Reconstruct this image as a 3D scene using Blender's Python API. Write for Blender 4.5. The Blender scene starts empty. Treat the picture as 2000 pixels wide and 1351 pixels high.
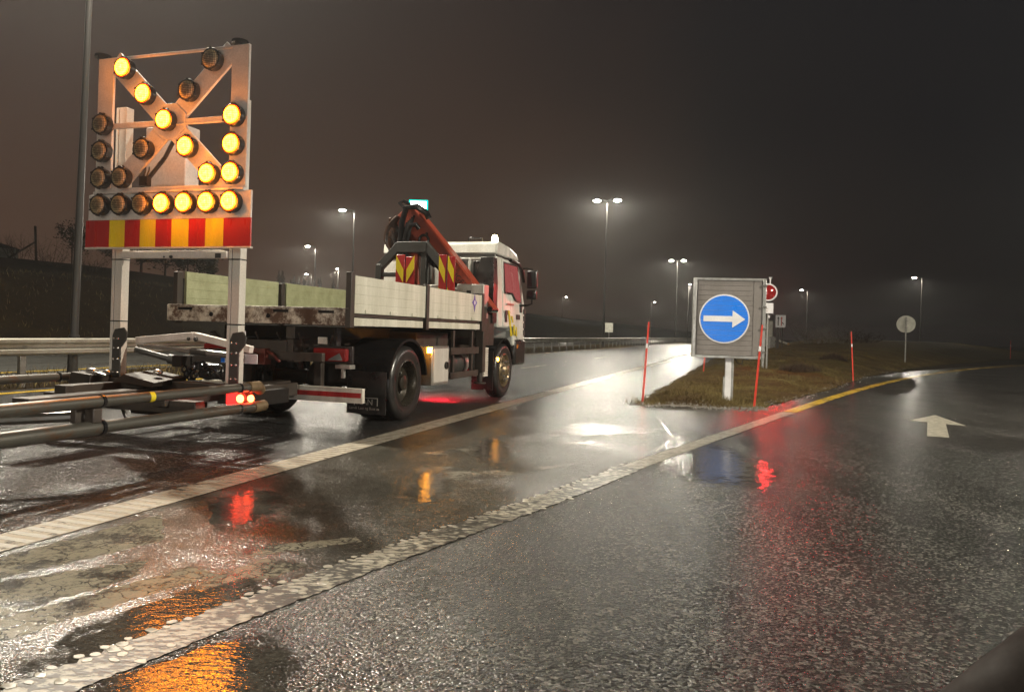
import bpy, math, random
import numpy as np
from mathutils import Vector, Matrix

random.seed(7); rng = np.random.default_rng(7)
SC = bpy.context.scene
COL = SC.collection
PI = math.pi
rad = math.radians

# ---------------------------------------------------------------- camera, sky, exposure
H = 1.23
cam_d = bpy.data.cameras.new('camera'); cam = bpy.data.objects.new('camera', cam_d); COL.objects.link(cam)
cam_d.sensor_width = 36.0; cam_d.lens = 36.0 * 1455 / 2000; cam_d.shift_y = -0.015
cam_d.clip_start = 0.05; cam_d.clip_end = 4000
ROLL = 0.030
m = Matrix(((math.cos(ROLL), -math.sin(ROLL), 0, 0), (0, 0, -1, 0), (math.sin(ROLL), math.cos(ROLL), 0, 0), (0, 0, 0, 1)))
m[0][3], m[1][3], m[2][3] = 0, 0, H
cam.matrix_world = m
SC.camera = cam

W = bpy.data.worlds.new('World'); SC.world = W; W.use_nodes = True
def world_sky():
    nt = W.node_tree; n = nt.nodes; l = nt.links
    bg = n['Background']; bg.inputs['Strength'].default_value = 1.0
    tc = n.new('ShaderNodeTexCoord'); sep = n.new('ShaderNodeSeparateXYZ')
    l.new(tc.outputs['Generated'], sep.inputs[0])
    # glow of a town to the left, dark country to the right
    mr = n.new('ShaderNodeMapRange'); mr.inputs[1].default_value = -0.6; mr.inputs[2].default_value = 0.62
    l.new(sep.outputs[0], mr.inputs[0])
    nz = n.new('ShaderNodeTexNoise'); nz.inputs['Scale'].default_value = 2.2; nz.inputs['Detail'].default_value = 5
    nz.inputs['Roughness'].default_value = 0.55
    l.new(tc.outputs['Generated'], nz.inputs['Vector'])
    ad = n.new('ShaderNodeMath'); ad.operation = 'MULTIPLY_ADD'; ad.inputs[1].default_value = 0.50; ad.inputs[2].default_value = -0.25
    l.new(nz.outputs[0], ad.inputs[0])
    sm = n.new('ShaderNodeMath'); sm.operation = 'ADD'; l.new(mr.outputs[0], sm.inputs[0]); l.new(ad.outputs[0], sm.inputs[1])
    cr = n.new('ShaderNodeValToRGB'); e = cr.color_ramp.elements
    e[0].position = 0.0; e[0].color = SKY[0] + (1,)
    e[1].position = 1.0; e[1].color = SKY[3] + (1,)
    a = e.new(0.42); a.color = SKY[1] + (1,)
    a = e.new(0.70); a.color = SKY[2] + (1,)
    l.new(sm.outputs[0], cr.inputs[0])
    # a little cold light higher up
    mz = n.new('ShaderNodeMapRange'); mz.inputs[1].default_value = 0.05; mz.inputs[2].default_value = 0.6
    l.new(sep.outputs[2], mz.inputs[0])
    mx = n.new('ShaderNodeMix'); mx.data_type = 'RGBA'
    l.new(mz.outputs[0], mx.inputs['Factor']); l.new(cr.outputs[0], mx.inputs['A']); mx.inputs['B'].default_value = (0.0135, 0.0135, 0.0155, 1)
    l.new(mx.outputs['Result'], bg.inputs['Color'])
SKY = [(0.072, 0.039, 0.025), (0.052, 0.028, 0.017), (0.016, 0.0125, 0.010), (0.003, 0.003, 0.004)]
world_sky()

SC.view_settings.view_transform = 'Standard'; SC.view_settings.look = 'None'
SC.view_settings.exposure = 0.0; SC.view_settings.gamma = 1.0; SC.view_settings.use_curve_mapping = False
SC.render.engine = 'CYCLES'
SC.cycles.use_denoising = True
try: SC.cycles.denoiser = 'OPENIMAGEDENOISE'
except Exception: pass
SC.cycles.max_bounces = 6; SC.cycles.diffuse_bounces = 2; SC.cycles.glossy_bounces = 3; SC.cycles.volume_bounces = 0
SC.cycles.transparent_max_bounces = 8; SC.cycles.transmission_bounces = 4
SC.cycles.sample_clamp_indirect = 4.0
SC.cycles.caustics_reflective = False; SC.cycles.caustics_refractive = False
SC.cycles.use_light_tree = True

P_STREET = 9000.0      # street lamp heads
P_HEAD = 420.0         # headlights of the car the picture is taken from
P_RED = 240.0          # the red signal
HAZE = 0.0007

# ---------------------------------------------------------------- frames of reference
TH = rad(17.7)
U = Vector((math.sin(TH), math.cos(TH), 0)); V = Vector((math.cos(TH), -math.sin(TH), 0))
O = Vector((-1.36, 9.81, 0))
def rd(a, d, z=0.0):                 # a metres along the motorway, d metres to the left of the lorry's right wheels
    p = O + U * a - V * d
    return Vector((p.x, p.y, z))

# ---------------------------------------------------------------- materials
def newmat(name):
    mt = bpy.data.materials.new(name); mt.use_nodes = True
    nt = mt.node_tree; b = nt.nodes['Principled BSDF']
    return mt, nt.nodes, nt.links, b
def ramp(n, l, src, stops):
    r = n.new('ShaderNodeValToRGB'); e = r.color_ramp.elements
    e[0].position, e[0].color = stops[0][0], tuple(stops[0][1]) + (1,)
    e[1].position, e[1].color = stops[-1][0], tuple(stops[-1][1]) + (1,)
    for p, c in stops[1:-1]:
        q = e.new(p); q.color = tuple(c) + (1,)
    l.new(src, r.inputs[0]); return r
def noise(n, l, co, scale, detail=4, rough=0.55):
    t = n.new('ShaderNodeTexNoise'); t.inputs['Scale'].default_value = scale; t.inputs['Detail'].default_value = detail
    t.inputs['Roughness'].default_value = rough
    if co is not None: l.new(co, t.inputs['Vector'])
    return t
def g3(v): return (v, v, v)
MATS = {}
def mat(name, col, rough=0.45, metal=0.0, dirt=0.35, dirtcol=None, scale=6.0, bump=0.05, bscale=60.0, coat=0.0, emit=None, streak=False, fine=0.12):
    """painted or metal surface with uneven dirt, fine speckle and micro bump"""
    if name in MATS: return MATS[name]
    mt, n, l, b = newmat(name)
    tc = n.new('ShaderNodeTexCoord'); co = tc.outputs['Object']
    if streak:
        mp = n.new('ShaderNodeMapping'); mp.inputs['Scale'].default_value = (1, 1, 0.16); l.new(co, mp.inputs['Vector']); cs = mp.outputs[0]
    else: cs = co
    nz = noise(n, l, cs, scale, 6, 0.62); nf = noise(n, l, co, scale * 14, 3, 0.7)
    dc = dirtcol or tuple(c * 0.35 for c in col)
    r1 = ramp(n, l, nz.outputs[0], [(0.38, dc), (0.66, col)])
    mx = n.new('ShaderNodeMix'); mx.data_type = 'RGBA'; mx.inputs['Factor'].default_value = dirt
    mx.inputs['A'].default_value = tuple(col) + (1,); l.new(r1.outputs[0], mx.inputs['B'])
    r2 = ramp(n, l, nf.outputs[0], [(0.3, g3(1 - fine * 2)), (0.7, g3(1.0))])
    m2 = n.new('ShaderNodeMix'); m2.data_type = 'RGBA'; m2.blend_type = 'MULTIPLY'; m2.inputs['Factor'].default_value = 1
    l.new(mx.outputs['Result'], m2.inputs['A']); l.new(r2.outputs[0], m2.inputs['B'])
    l.new(m2.outputs['Result'], b.inputs['Base Color'])
    rr = n.new('ShaderNodeMapRange'); rr.inputs[1].default_value = 0.3; rr.inputs[2].default_value = 0.7
    rr.inputs[3].default_value = min(1, rough * 1.35); rr.inputs[4].default_value = rough * 0.75
    l.new(nz.outputs[0], rr.inputs[0]); l.new(rr.outputs[0], b.inputs['Roughness'])
    b.inputs['Metallic'].default_value = metal
    b.inputs['Coat Weight'].default_value = coat; b.inputs['Coat Roughness'].default_value = 0.08
    if bump > 0:
        nb = noise(n, l, co, bscale, 3, 0.6); bp = n.new('ShaderNodeBump'); bp.inputs['Strength'].default_value = bump; bp.inputs['Distance'].default_value = 0.004
        l.new(nb.outputs[0], bp.inputs['Height']); l.new(bp.outputs[0], b.inputs['Normal'])
    if emit:
        b.inputs['Emission Color'].default_value = tuple(emit[0]) + (1,); b.inputs['Emission Strength'].default_value = emit[1]
    MATS[name] = mt
    return mt
def emis(name, col, s, base=(0.2, 0.2, 0.2)):
    if name in MATS: return MATS[name]
    mt, n, l, b = newmat(name); b.inputs['Base Color'].default_value = tuple(base) + (1,); b.inputs['Roughness'].default_value = 0.25
    b.inputs['Emission Color'].default_value = tuple(col) + (1,); b.inputs['Emission Strength'].default_value = s
    MATS[name] = mt; return mt

def rusty(name, col, rust, amount=0.5, metal=0.0, rough=0.5, scale=5.0):
    if name in MATS: return MATS[name]
    mt, n, l, b = newmat(name)
    tc = n.new('ShaderNodeTexCoord'); co = tc.outputs['Object']
    nz = noise(n, l, co, scale, 8, 0.68); n2 = noise(n, l, co, scale * 7, 6, 0.7)
    sm = n.new('ShaderNodeMath'); sm.operation = 'MULTIPLY_ADD'; sm.inputs[1].default_value = 0.5
    l.new(n2.outputs[0], sm.inputs[0]); l.new(nz.outputs[0], sm.inputs[2])
    c = 0.60 + 0.25 * amount
    r = ramp(n, l, sm.outputs[0], [(c - 0.14, rust), (c - 0.04, tuple(x * 0.6 + y * 0.4 for x, y in zip(col, rust))), (c + 0.03, col)])
    l.new(r.outputs[0], b.inputs['Base Color'])
    b.inputs['Roughness'].default_value = rough; b.inputs['Metallic'].default_value = metal
    bp = n.new('ShaderNodeBump'); bp.inputs['Strength'].default_value = 0.25; bp.inputs['Distance'].default_value = 0.004
    l.new(n2.outputs[0], bp.inputs['Height']); l.new(bp.outputs[0], b.inputs['Normal'])
    MATS[name] = mt; return mt

def asphalt(name, c0, c1, wet_scale, bump, grain, r_wet, r_dry, wetbias=0.5, paint=None, paintamt=0.5, cracks=False):
    """wet asphalt: stones of differing tone, bitumen between them, a water film that is smooth in places"""
    if name in MATS: return MATS[name]
    mt, n, l, b = newmat(name)
    tc = n.new('ShaderNodeTexCoord'); co = tc.outputs['Object']
    vo = n.new('ShaderNodeTexVoronoi'); vo.inputs['Scale'].default_value = grain; l.new(co, vo.inputs['Vector'])
    vs = n.new('ShaderNodeSeparateColor'); l.new(vo.outputs['Color'], vs.inputs[0])
    big = noise(n, l, co, wet_scale, 5, 0.6)
    mid = noise(n, l, co, 9.0, 4, 0.6)
    rc = ramp(n, l, vs.outputs[0], [(0.0, tuple(x * 0.55 for x in c0)), (0.6, c0), (1.0, c1)])
    # long worn bands along the road and broad patches of differing age
    sp = n.new('ShaderNodeMapping'); sp.inputs['Rotation'].default_value = (0, 0, rad(24)); sp.inputs['Scale'].default_value = (1.0, 0.07, 1); l.new(co, sp.inputs['Vector'])
    bn = noise(n, l, sp.outputs[0], 1.6, 4, 0.55); rb_ = ramp(n, l, bn.outputs[0], [(0.33, g3(0.62)), (0.66, g3(1.15))])
    mb_ = n.new('ShaderNodeMix'); mb_.data_type = 'RGBA'; mb_.blend_type = 'MULTIPLY'; mb_.inputs['Factor'].default_value = 1
    l.new(rc.outputs[0], mb_.inputs['A']); l.new(rb_.outputs[0], mb_.inputs['B'])
    mm = n.new('ShaderNodeMix'); mm.data_type = 'RGBA'; mm.blend_type = 'MULTIPLY'; mm.inputs['Factor'].default_value = 1
    rm = ramp(n, l, mid.outputs[0], [(0.3, g3(0.6)), (0.7, g3(1.1))])
    l.new(mb_.outputs['Result'], mm.inputs['A']); l.new(rm.outputs[0], mm.inputs['B'])
    wet = n.new('ShaderNodeMapRange'); wet.inputs[1].default_value = wetbias - 0.12; wet.inputs[2].default_value = wetbias + 0.12
    l.new(big.outputs[0], wet.inputs[0])
    rg = n.new('ShaderNodeMapRange'); rg.inputs[3].default_value = r_dry; rg.inputs[4].default_value = r_wet; l.new(wet.outputs[0], rg.inputs[0])
    bs = n.new('ShaderNodeMapRange'); bs.inputs[3].default_value = bump; bs.inputs[4].default_value = bump * 0.5; l.new(wet.outputs[0], bs.inputs[0])
    inv = n.new('ShaderNodeMath'); inv.operation = 'MULTIPLY_ADD'; inv.inputs[1].default_value = -0.9; inv.inputs[2].default_value = 1.0
    l.new(vo.outputs['Distance'], inv.inputs[0])
    fine = noise(n, l, co, grain * 0.5, 3, 0.65)
    hh = n.new('ShaderNodeMath'); hh.operation = 'ADD'; l.new(inv.outputs[0], hh.inputs[0]); l.new(fine.outputs[0], hh.inputs[1])
    bp = n.new('ShaderNodeBump'); bp.inputs['Distance'].default_value = 0.6 / grain
    l.new(bs.outputs[0], bp.inputs['Strength']); l.new(hh.outputs[0], bp.inputs['Height']); l.new(bp.outputs[0], b.inputs['Normal'])
    colour = mm.outputs['Result']
    if paint:
        pn = noise(n, l, co, 3.2, 8, 0.72); pf = noise(n, l, co, 34.0, 5, 0.7)
        ps = n.new('ShaderNodeMath'); ps.operation = 'MULTIPLY_ADD'; ps.inputs[1].default_value = 0.55
        l.new(pf.outputs[0], ps.inputs[0]); l.new(pn.outputs[0], ps.inputs[2])
        pr = n.new('ShaderNodeMapRange'); c = 0.775 + (0.5 - paintamt) * 0.5; pr.inputs[1].default_value = c - 0.06; pr.inputs[2].default_value = c + 0.06
        l.new(ps.outputs[0], pr.inputs[0])
        fac = pr.outputs[0]
        if cracks:
            cv = n.new('ShaderNodeTexVoronoi'); cv.feature = 'DISTANCE_TO_EDGE'; cv.inputs['Scale'].default_value = 7.0
            wn = noise(n, l, co, 5.0, 4, 0.6); va = n.new('ShaderNodeVectorMath'); va.operation = 'MULTIPLY_ADD'; va.inputs[1].default_value = (0.25, 0.25, 0.25)
            l.new(wn.outputs['Color'], va.inputs[0]); l.new(co, va.inputs[2]); l.new(va.outputs[0], cv.inputs['Vector'])
            ck = n.new('ShaderNodeMapRange'); ck.inputs[1].default_value = 0.012; ck.inputs[2].default_value = 0.035; l.new(cv.outputs['Distance'], ck.inputs[0])
            ml = n.new('ShaderNodeMath'); ml.operation = 'MULTIPLY'; l.new(fac, ml.inputs[0]); l.new(ck.outputs[0], ml.inputs[1]); fac = ml.outputs[0]
        mp = n.new('ShaderNodeMix'); mp.data_type = 'RGBA'; l.new(fac, mp.inputs['Factor'])
        l.new(colour, mp.inputs['A']); mp.inputs['B'].default_value = tuple(paint) + (1,)
        colour = mp.outputs['Result']
    l.new(colour, b.inputs['Base Color']); l.new(rg.outputs[0], b.inputs['Roughness'])
    b.inputs['IOR'].default_value = 1.38
    MATS[name] = mt; return mt

M_MAIN = asphalt('wet_motorway_asphalt', (0.024, 0.023, 0.023), (0.10, 0.098, 0.095), 0.5, 1.0, 55, 0.20, 0.27, 0.80)
M_GORE = asphalt('smooth_wet_asphalt', (0.046, 0.043, 0.034), (0.085, 0.08, 0.066), 0.7, 0.62, 85, 0.20, 0.24, 0.52)
M_RAMP = asphalt('wet_ramp_asphalt', (0.016, 0.015, 0.013), (0.125, 0.118, 0.104), 0.5, 0.86, 76, 0.15, 0.22, 0.58)
M_OPP = asphalt('damp_carriageway_asphalt', (0.06, 0.06, 0.055), (0.12, 0.12, 0.11), 0.4, 0.6, 60, 0.25, 0.4, 0.5)
M_LINE = asphalt('road_line_paint', (0.05, 0.048, 0.045), (0.09, 0.09, 0.08), 0.8, 0.4, 95, 0.16, 0.28, 0.5, paint=(0.37, 0.33, 0.265), paintamt=0.70)
M_BLOB = mat('raised_line_paint', (0.36, 0.335, 0.265), 0.35, dirt=0.85, dirtcol=(0.13, 0.118, 0.095), scale=11, bump=0.2, bscale=120)
M_YELLOWLINE = asphalt('yellow_line_paint', (0.05, 0.048, 0.045), (0.09, 0.09, 0.08), 0.8, 0.4, 95, 0.18, 0.3, 0.5, paint=(0.42, 0.27, 0.03), paintamt=0.68)
M_WORN = asphalt('worn_paint', (0.045, 0.042, 0.036), (0.085, 0.080, 0.068), 0.7, 0.34, 110, 0.12, 0.24, 0.50, paint=(0.17, 0.155, 0.115), paintamt=0.56, cracks=True)
M_FAINT = asphalt('scraped_paint', (0.045, 0.042, 0.036), (0.085, 0.080, 0.068), 0.7, 0.34, 110, 0.12, 0.24, 0.50, paint=(0.15, 0.138, 0.11), paintamt=0.44)

def stud_paint():
    mt, n, l, b = newmat('profiled_line_paint')
    tc = n.new('ShaderNodeTexCoord'); mp = n.new('ShaderNodeMapping'); mp.inputs['Rotation'].default_value = (0, 0, rad(33)); mp.inputs['Scale'].default_value = (17, 34, 1); l.new(tc.outputs['Object'], mp.inputs['Vector'])
    a = noise(n, l, mp.outputs[0], 1.0, 3, 0.6); w = noise(n, l, tc.outputs['Object'], 2.5, 5, 0.65); f = noise(n, l, tc.outputs['Object'], 90, 3, 0.7)
    ad = n.new('ShaderNodeMath'); ad.operation = 'MULTIPLY_ADD'; ad.inputs[1].default_value = 0.5; l.new(w.outputs[0], ad.inputs[0]); l.new(a.outputs[0], ad.inputs[2])
    a2 = n.new('ShaderNodeMath'); a2.operation = 'MULTIPLY_ADD'; a2.inputs[1].default_value = 0.12; l.new(f.outputs[0], a2.inputs[0]); l.new(ad.outputs[0], a2.inputs[2])
    r = ramp(n, l, a2.outputs[0], [(0.80, (0.022, 0.020, 0.016)), (0.835, (0.09, 0.083, 0.065)), (0.865, (0.20, 0.185, 0.145)), (1.0, (0.25, 0.23, 0.185))]); l.new(r.outputs[0], b.inputs['Base Color'])
    b.inputs['Roughness'].default_value = 0.42; b.inputs['Specular IOR Level'].default_value = 0.2
    bp = n.new('ShaderNodeBump'); bp.inputs['Strength'].default_value = 0.5; bp.inputs['Distance'].default_value = 0.006; l.new(a.outputs[0], bp.inputs['Height']); l.new(bp.outputs[0], b.inputs['Normal'])
    return mt
M_STUD = stud_paint()

def grass_ground(name, c0, c1, c2):
    mt, n, l, b = newmat(name)
    tc = n.new('ShaderNodeTexCoord'); co = tc.outputs['Object']
    a = noise(n, l, co, 0.55, 7, 0.65); f = noise(n, l, co, 14, 5, 0.7)
    r = ramp(n, l, a.outputs[0], [(0.32, c0), (0.52, c1), (0.7, c2)])
    r2 = ramp(n, l, f.outputs[0], [(0.3, g3(0.35)), (0.7, g3(1.15))])
    mx = n.new('ShaderNodeMix'); mx.data_type = 'RGBA'; mx.blend_type = 'MULTIPLY'; mx.inputs['Factor'].default_value = 1
    l.new(r.outputs[0], mx.inputs['A']); l.new(r2.outputs[0], mx.inputs['B']); l.new(mx.outputs['Result'], b.inputs['Base Color'])
    b.inputs['Roughness'].default_value = 0.85; b.inputs['Specular IOR Level'].default_value = 0.06
    bp = n.new('ShaderNodeBump'); bp.inputs['Strength'].default_value = 0.8; bp.inputs['Distance'].default_value = 0.04
    l.new(f.outputs[0], bp.inputs['Height']); l.new(bp.outputs[0], b.inputs['Normal'])
    return mt
M_EARTH = grass_ground('dark_winter_grass', (0.009, 0.005, 0.002), (0.018, 0.011, 0.004), (0.024, 0.017, 0.007))
M_ISLE = grass_ground('mossy_grass', (0.044, 0.027, 0.010), (0.070, 0.048, 0.014), (0.062, 0.058, 0.016))

M_WHITE = mat('white_lorry_paint', (0.74, 0.74, 0.68), 0.3, dirt=0.5, dirtcol=(0.40, 0.38, 0.30), scale=3, coat=0.4, bump=0.02, streak=True)
M_BOARD = mat('pale_aluminium_boards', (0.66, 0.65, 0.55), 0.42, metal=0.0, dirt=0.6, dirtcol=(0.36, 0.34, 0.25), scale=4, bump=0.05, streak=True)
M_BOARDIN = mat('lamplit_aluminium_boards', (0.46, 0.48, 0.28), 0.45, dirt=0.6, dirtcol=(0.27, 0.28, 0.15), scale=5, bump=0.06)  # greenish-yellow lamp light on the inner faces, put into the colour
M_BLACK = mat('black_plastic', (0.012, 0.011, 0.011), 0.30, dirt=0.5, dirtcol=(0.03, 0.026, 0.022), scale=5, bump=0.03)
M_SHINY = mat('wet_black_rubber', (0.010, 0.010, 0.011), 0.16, dirt=0.4, dirtcol=(0.025, 0.02, 0.018), scale=7, bump=0.08, bscale=40)
M_TYRE = mat('wet_tyre_rubber', (0.014, 0.013, 0.013), 0.32, dirt=0.5, dirtcol=(0.035, 0.03, 0.025), scale=8, bump=0.12, bscale=45)
M_CHASSIS = mat('dark_muddy_steel', (0.020, 0.015, 0.012), 0.5, dirt=0.7, dirtcol=(0.050, 0.034, 0.022), scale=6, bump=0.15, bscale=35)
M_GANTRY = mat('dark_grey_steel', (0.040, 0.038, 0.033), 0.45, dirt=0.5, dirtcol=(0.02, 0.018, 0.016), scale=5)
M_ALU = mat('brushed_aluminium', (0.58, 0.56, 0.52), 0.36, metal=0.75, dirt=0.5, dirtcol=(0.25, 0.23, 0.2), scale=5, bump=0.04, streak=True)
M_ALUW = mat('white_grey_aluminium', (0.66, 0.62, 0.56), 0.4, metal=0.15, dirt=0.45, dirtcol=(0.38, 0.34, 0.28), scale=5, bump=0.03, streak=True)
M_GALV = mat('galvanised_steel', (0.42, 0.42, 0.40), 0.4, metal=0.7, dirt=0.6, dirtcol=(0.2, 0.19, 0.17), scale=9, bump=0.05)
M_POLE = mat('dull_lamp_pole', (0.055, 0.050, 0.046), 0.35, metal=0.2, dirt=0.5, scale=3, bump=0.03, streak=True)
M_RAIL = mat('weathered_galvanised_rail', (0.46, 0.44, 0.38), 0.36, metal=0.55, dirt=0.6, dirtcol=(0.24, 0.21, 0.16), scale=2.2, bump=0.03)
M_PIPE = rusty('scuffed_grey_pipe', (0.062, 0.058, 0.048), (0.075, 0.034, 0.013), 0.4, 0.3, 0.38, 4.5)
M_BEAM = rusty('rusty_white_beam', (0.56, 0.50, 0.41), (0.075, 0.035, 0.018), 0.85, 0, 0.45, 3.4)
M_RED = rusty('orange_red_crane_paint', (0.27, 0.040, 0.017), (0.06, 0.018, 0.010), 0.3, 0, 0.36, 3.0)
M_BROWNHOSE = rusty('dirty_brown_hose', (0.05, 0.022, 0.012), (0.012, 0.009, 0.008), 0.6, 0, 0.25, 8)
M_YEL = mat('yellow_reflective', (0.80, 0.62, 0.02), 0.28, dirt=0.3, scale=8, streak=True, coat=0.6)
M_REDR = mat('red_reflective', (0.42, 0.018, 0.018), 0.28, dirt=0.3, scale=8, streak=True, coat=0.6)
M_WREFL = mat('white_reflective', (0.72, 0.68, 0.60), 0.35, dirt=0.5, dirtcol=(0.4, 0.33, 0.25), scale=7)
M_DIRTY = mat('dirty_white_panel', (0.66, 0.60, 0.55), 0.45, dirt=0.5, dirtcol=(0.42, 0.36, 0.31), scale=4, bump=0.03)
M_GLASS = mat('dark_wet_glass', (0.010, 0.010, 0.012), 0.04, dirt=0.1, bump=0.0)
M_SIDEGLASS = mat('red_glow_side_window', (0.16, 0.10, 0.10), 0.06, emit=((1.0, 0.055, 0.07), 0.22), dirt=0.6, dirtcol=(0.10, 0.08, 0.08), scale=4, bump=0.0, streak=True)  # red light in the pane put in as faint emission, no lamp behind
M_PANE = mat('grey_rear_glass', (0.24, 0.25, 0.24), 0.12, dirt=0.4, scale=7, bump=0.0)
M_SIGNGREY = mat('grey_ribbed_panel', (0.21, 0.19, 0.175), 0.5, metal=0.1, dirt=0.5, dirtcol=(0.15, 0.135, 0.12), scale=4)
M_BLUE = mat('blue_reflective', (0.003, 0.20, 0.86), 0.35, dirt=0.15, scale=5, bump=0.0, coat=0.3)
M_SIGNW = mat('white_sign_sheet', (0.80, 0.79, 0.80), 0.4, dirt=0.2, scale=5, bump=0.0)
M_SIGNBACK = mat('grey_sign_back', (0.68, 0.67, 0.58), 0.5, metal=0.2, dirt=0.4, scale=5)
M_REDPOLE = mat('red_plastic_pole', (0.62, 0.045, 0.025), 0.4, dirt=0.3, scale=9)
M_INK = mat('black_print', (0.015, 0.014, 0.014), 0.5, dirt=0.2)
M_REDINK = mat('red_print', (0.5, 0.05, 0.03), 0.5, dirt=0.2)
M_BARK = mat('dark_bark', (0.035, 0.026, 0.018), 0.8, dirt=0.5, scale=9, bump=0.3, bscale=25)
M_LEAF = mat('dark_evergreen', (0.030, 0.034, 0.016), 0.7, dirt=0.6, dirtcol=(0.016, 0.014, 0.008), scale=0.8, bump=0.0)
M_TWIG = mat('pale_twigs', (0.17, 0.15, 0.12), 0.7, dirt=0.5, scale=6, bump=0.0)
M_DRYTWIG = mat('brown_twigs', (0.055, 0.038, 0.026), 0.8, dirt=0.5, scale=6, bump=0.0)
M_HUT = mat('pale_cladding', (0.34, 0.34, 0.28), 0.6, dirt=0.4, scale=1.2, streak=True)
M_CHROME = mat('bare_metal', (0.75, 0.74, 0.70), 0.2, metal=0.9, dirt=0.3, scale=9, bump=0.02)
M_LAMPLENS = emis('lit_lamp_lens', (1.0, 0.95, 0.80), 60.0)
M_RIM = mat('dark_steel_rim', (0.07, 0.06, 0.045), 0.28, metal=0.5, dirt=0.6, dirtcol=(0.03, 0.024, 0.018), scale=9, bump=0.05)
M_RIMF = mat('dull_bronze_rim', (0.26, 0.19, 0.10), 0.35, metal=0.6, dirt=0.6, dirtcol=(0.06, 0.045, 0.03), scale=9, bump=0.08)

def lens_mat(name, lit):
    mt, n, l, b = newmat(name)
    tc = n.new('ShaderNodeTexCoord')
    vo = n.new('ShaderNodeTexVoronoi'); vo.inputs['Scale'].default_value = 55; vo.inputs['Randomness'].default_value = 0.12
    l.new(tc.outputs['Object'], vo.inputs['Vector'])
    if lit:
        ln = n.new('ShaderNodeVectorMath'); ln.operation = 'LENGTH'; sx = n.new('ShaderNodeVectorMath'); sx.operation = 'MULTIPLY'; sx.inputs[1].default_value = (1, 0, 1)
        l.new(tc.outputs['Object'], sx.inputs[0]); l.new(sx.outputs[0], ln.inputs[0])
        ra = n.new('ShaderNodeMath'); ra.operation = 'DIVIDE'; ra.inputs[1].default_value = 0.1; l.new(ln.outputs['Value'], ra.inputs[0])
        rr = ramp(n, l, ra.outputs[0], [(0.0, (1.0, 0.50, 0.020)), (0.70, (1.0, 0.36, 0.008)), (0.88, (0.42, 0.010, 0.0)), (0.97, (0.10, 0.0012, 0.0))])
        r = ramp(n, l, vo.outputs['Distance'], [(0.25, (1.0, 1.0, 1.0)), (0.62, (0.30, 0.14, 0.08))])
        mu = n.new('ShaderNodeMix'); mu.data_type = 'RGBA'; mu.blend_type = 'MULTIPLY'; mu.inputs['Factor'].default_value = 1
        l.new(rr.outputs[0], mu.inputs['A']); l.new(r.outputs[0], mu.inputs['B'])
        l.new(mu.outputs['Result'], b.inputs['Emission Color']); b.inputs['Emission Strength'].default_value = 100
        b.inputs['Base Color'].default_value = (0.5, 0.2, 0.02, 1)
    else:
        r = ramp(n, l, vo.outputs['Distance'], [(0.25, (0.40, 0.31, 0.17)), (0.65, (0.07, 0.055, 0.035))])
        l.new(r.outputs[0], b.inputs['Base Color'])
        bp = n.new('ShaderNodeBump'); bp.inputs['Strength'].default_value = 0.7; bp.inputs['Distance'].default_value = 0.006
        l.new(vo.outputs['Distance'], bp.inputs['Height']); bp.invert = True; l.new(bp.outputs[0], b.inputs['Normal'])
    b.inputs['Roughness'].default_value = 0.25
    return mt
M_LIT = lens_mat('lit_amber_lens', True); M_UNLIT = lens_mat('dark_honeycomb_lens', False)

mat('dark_soft_steel', (0.010, 0.008, 0.007), 0.7, dirt=0.5, dirtcol=(0.02, 0.014, 0.010), scale=7)
MATS['dark_soft_steel'].node_tree.nodes['Principled BSDF'].inputs['Specular IOR Level'].default_value = 0.2
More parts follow.
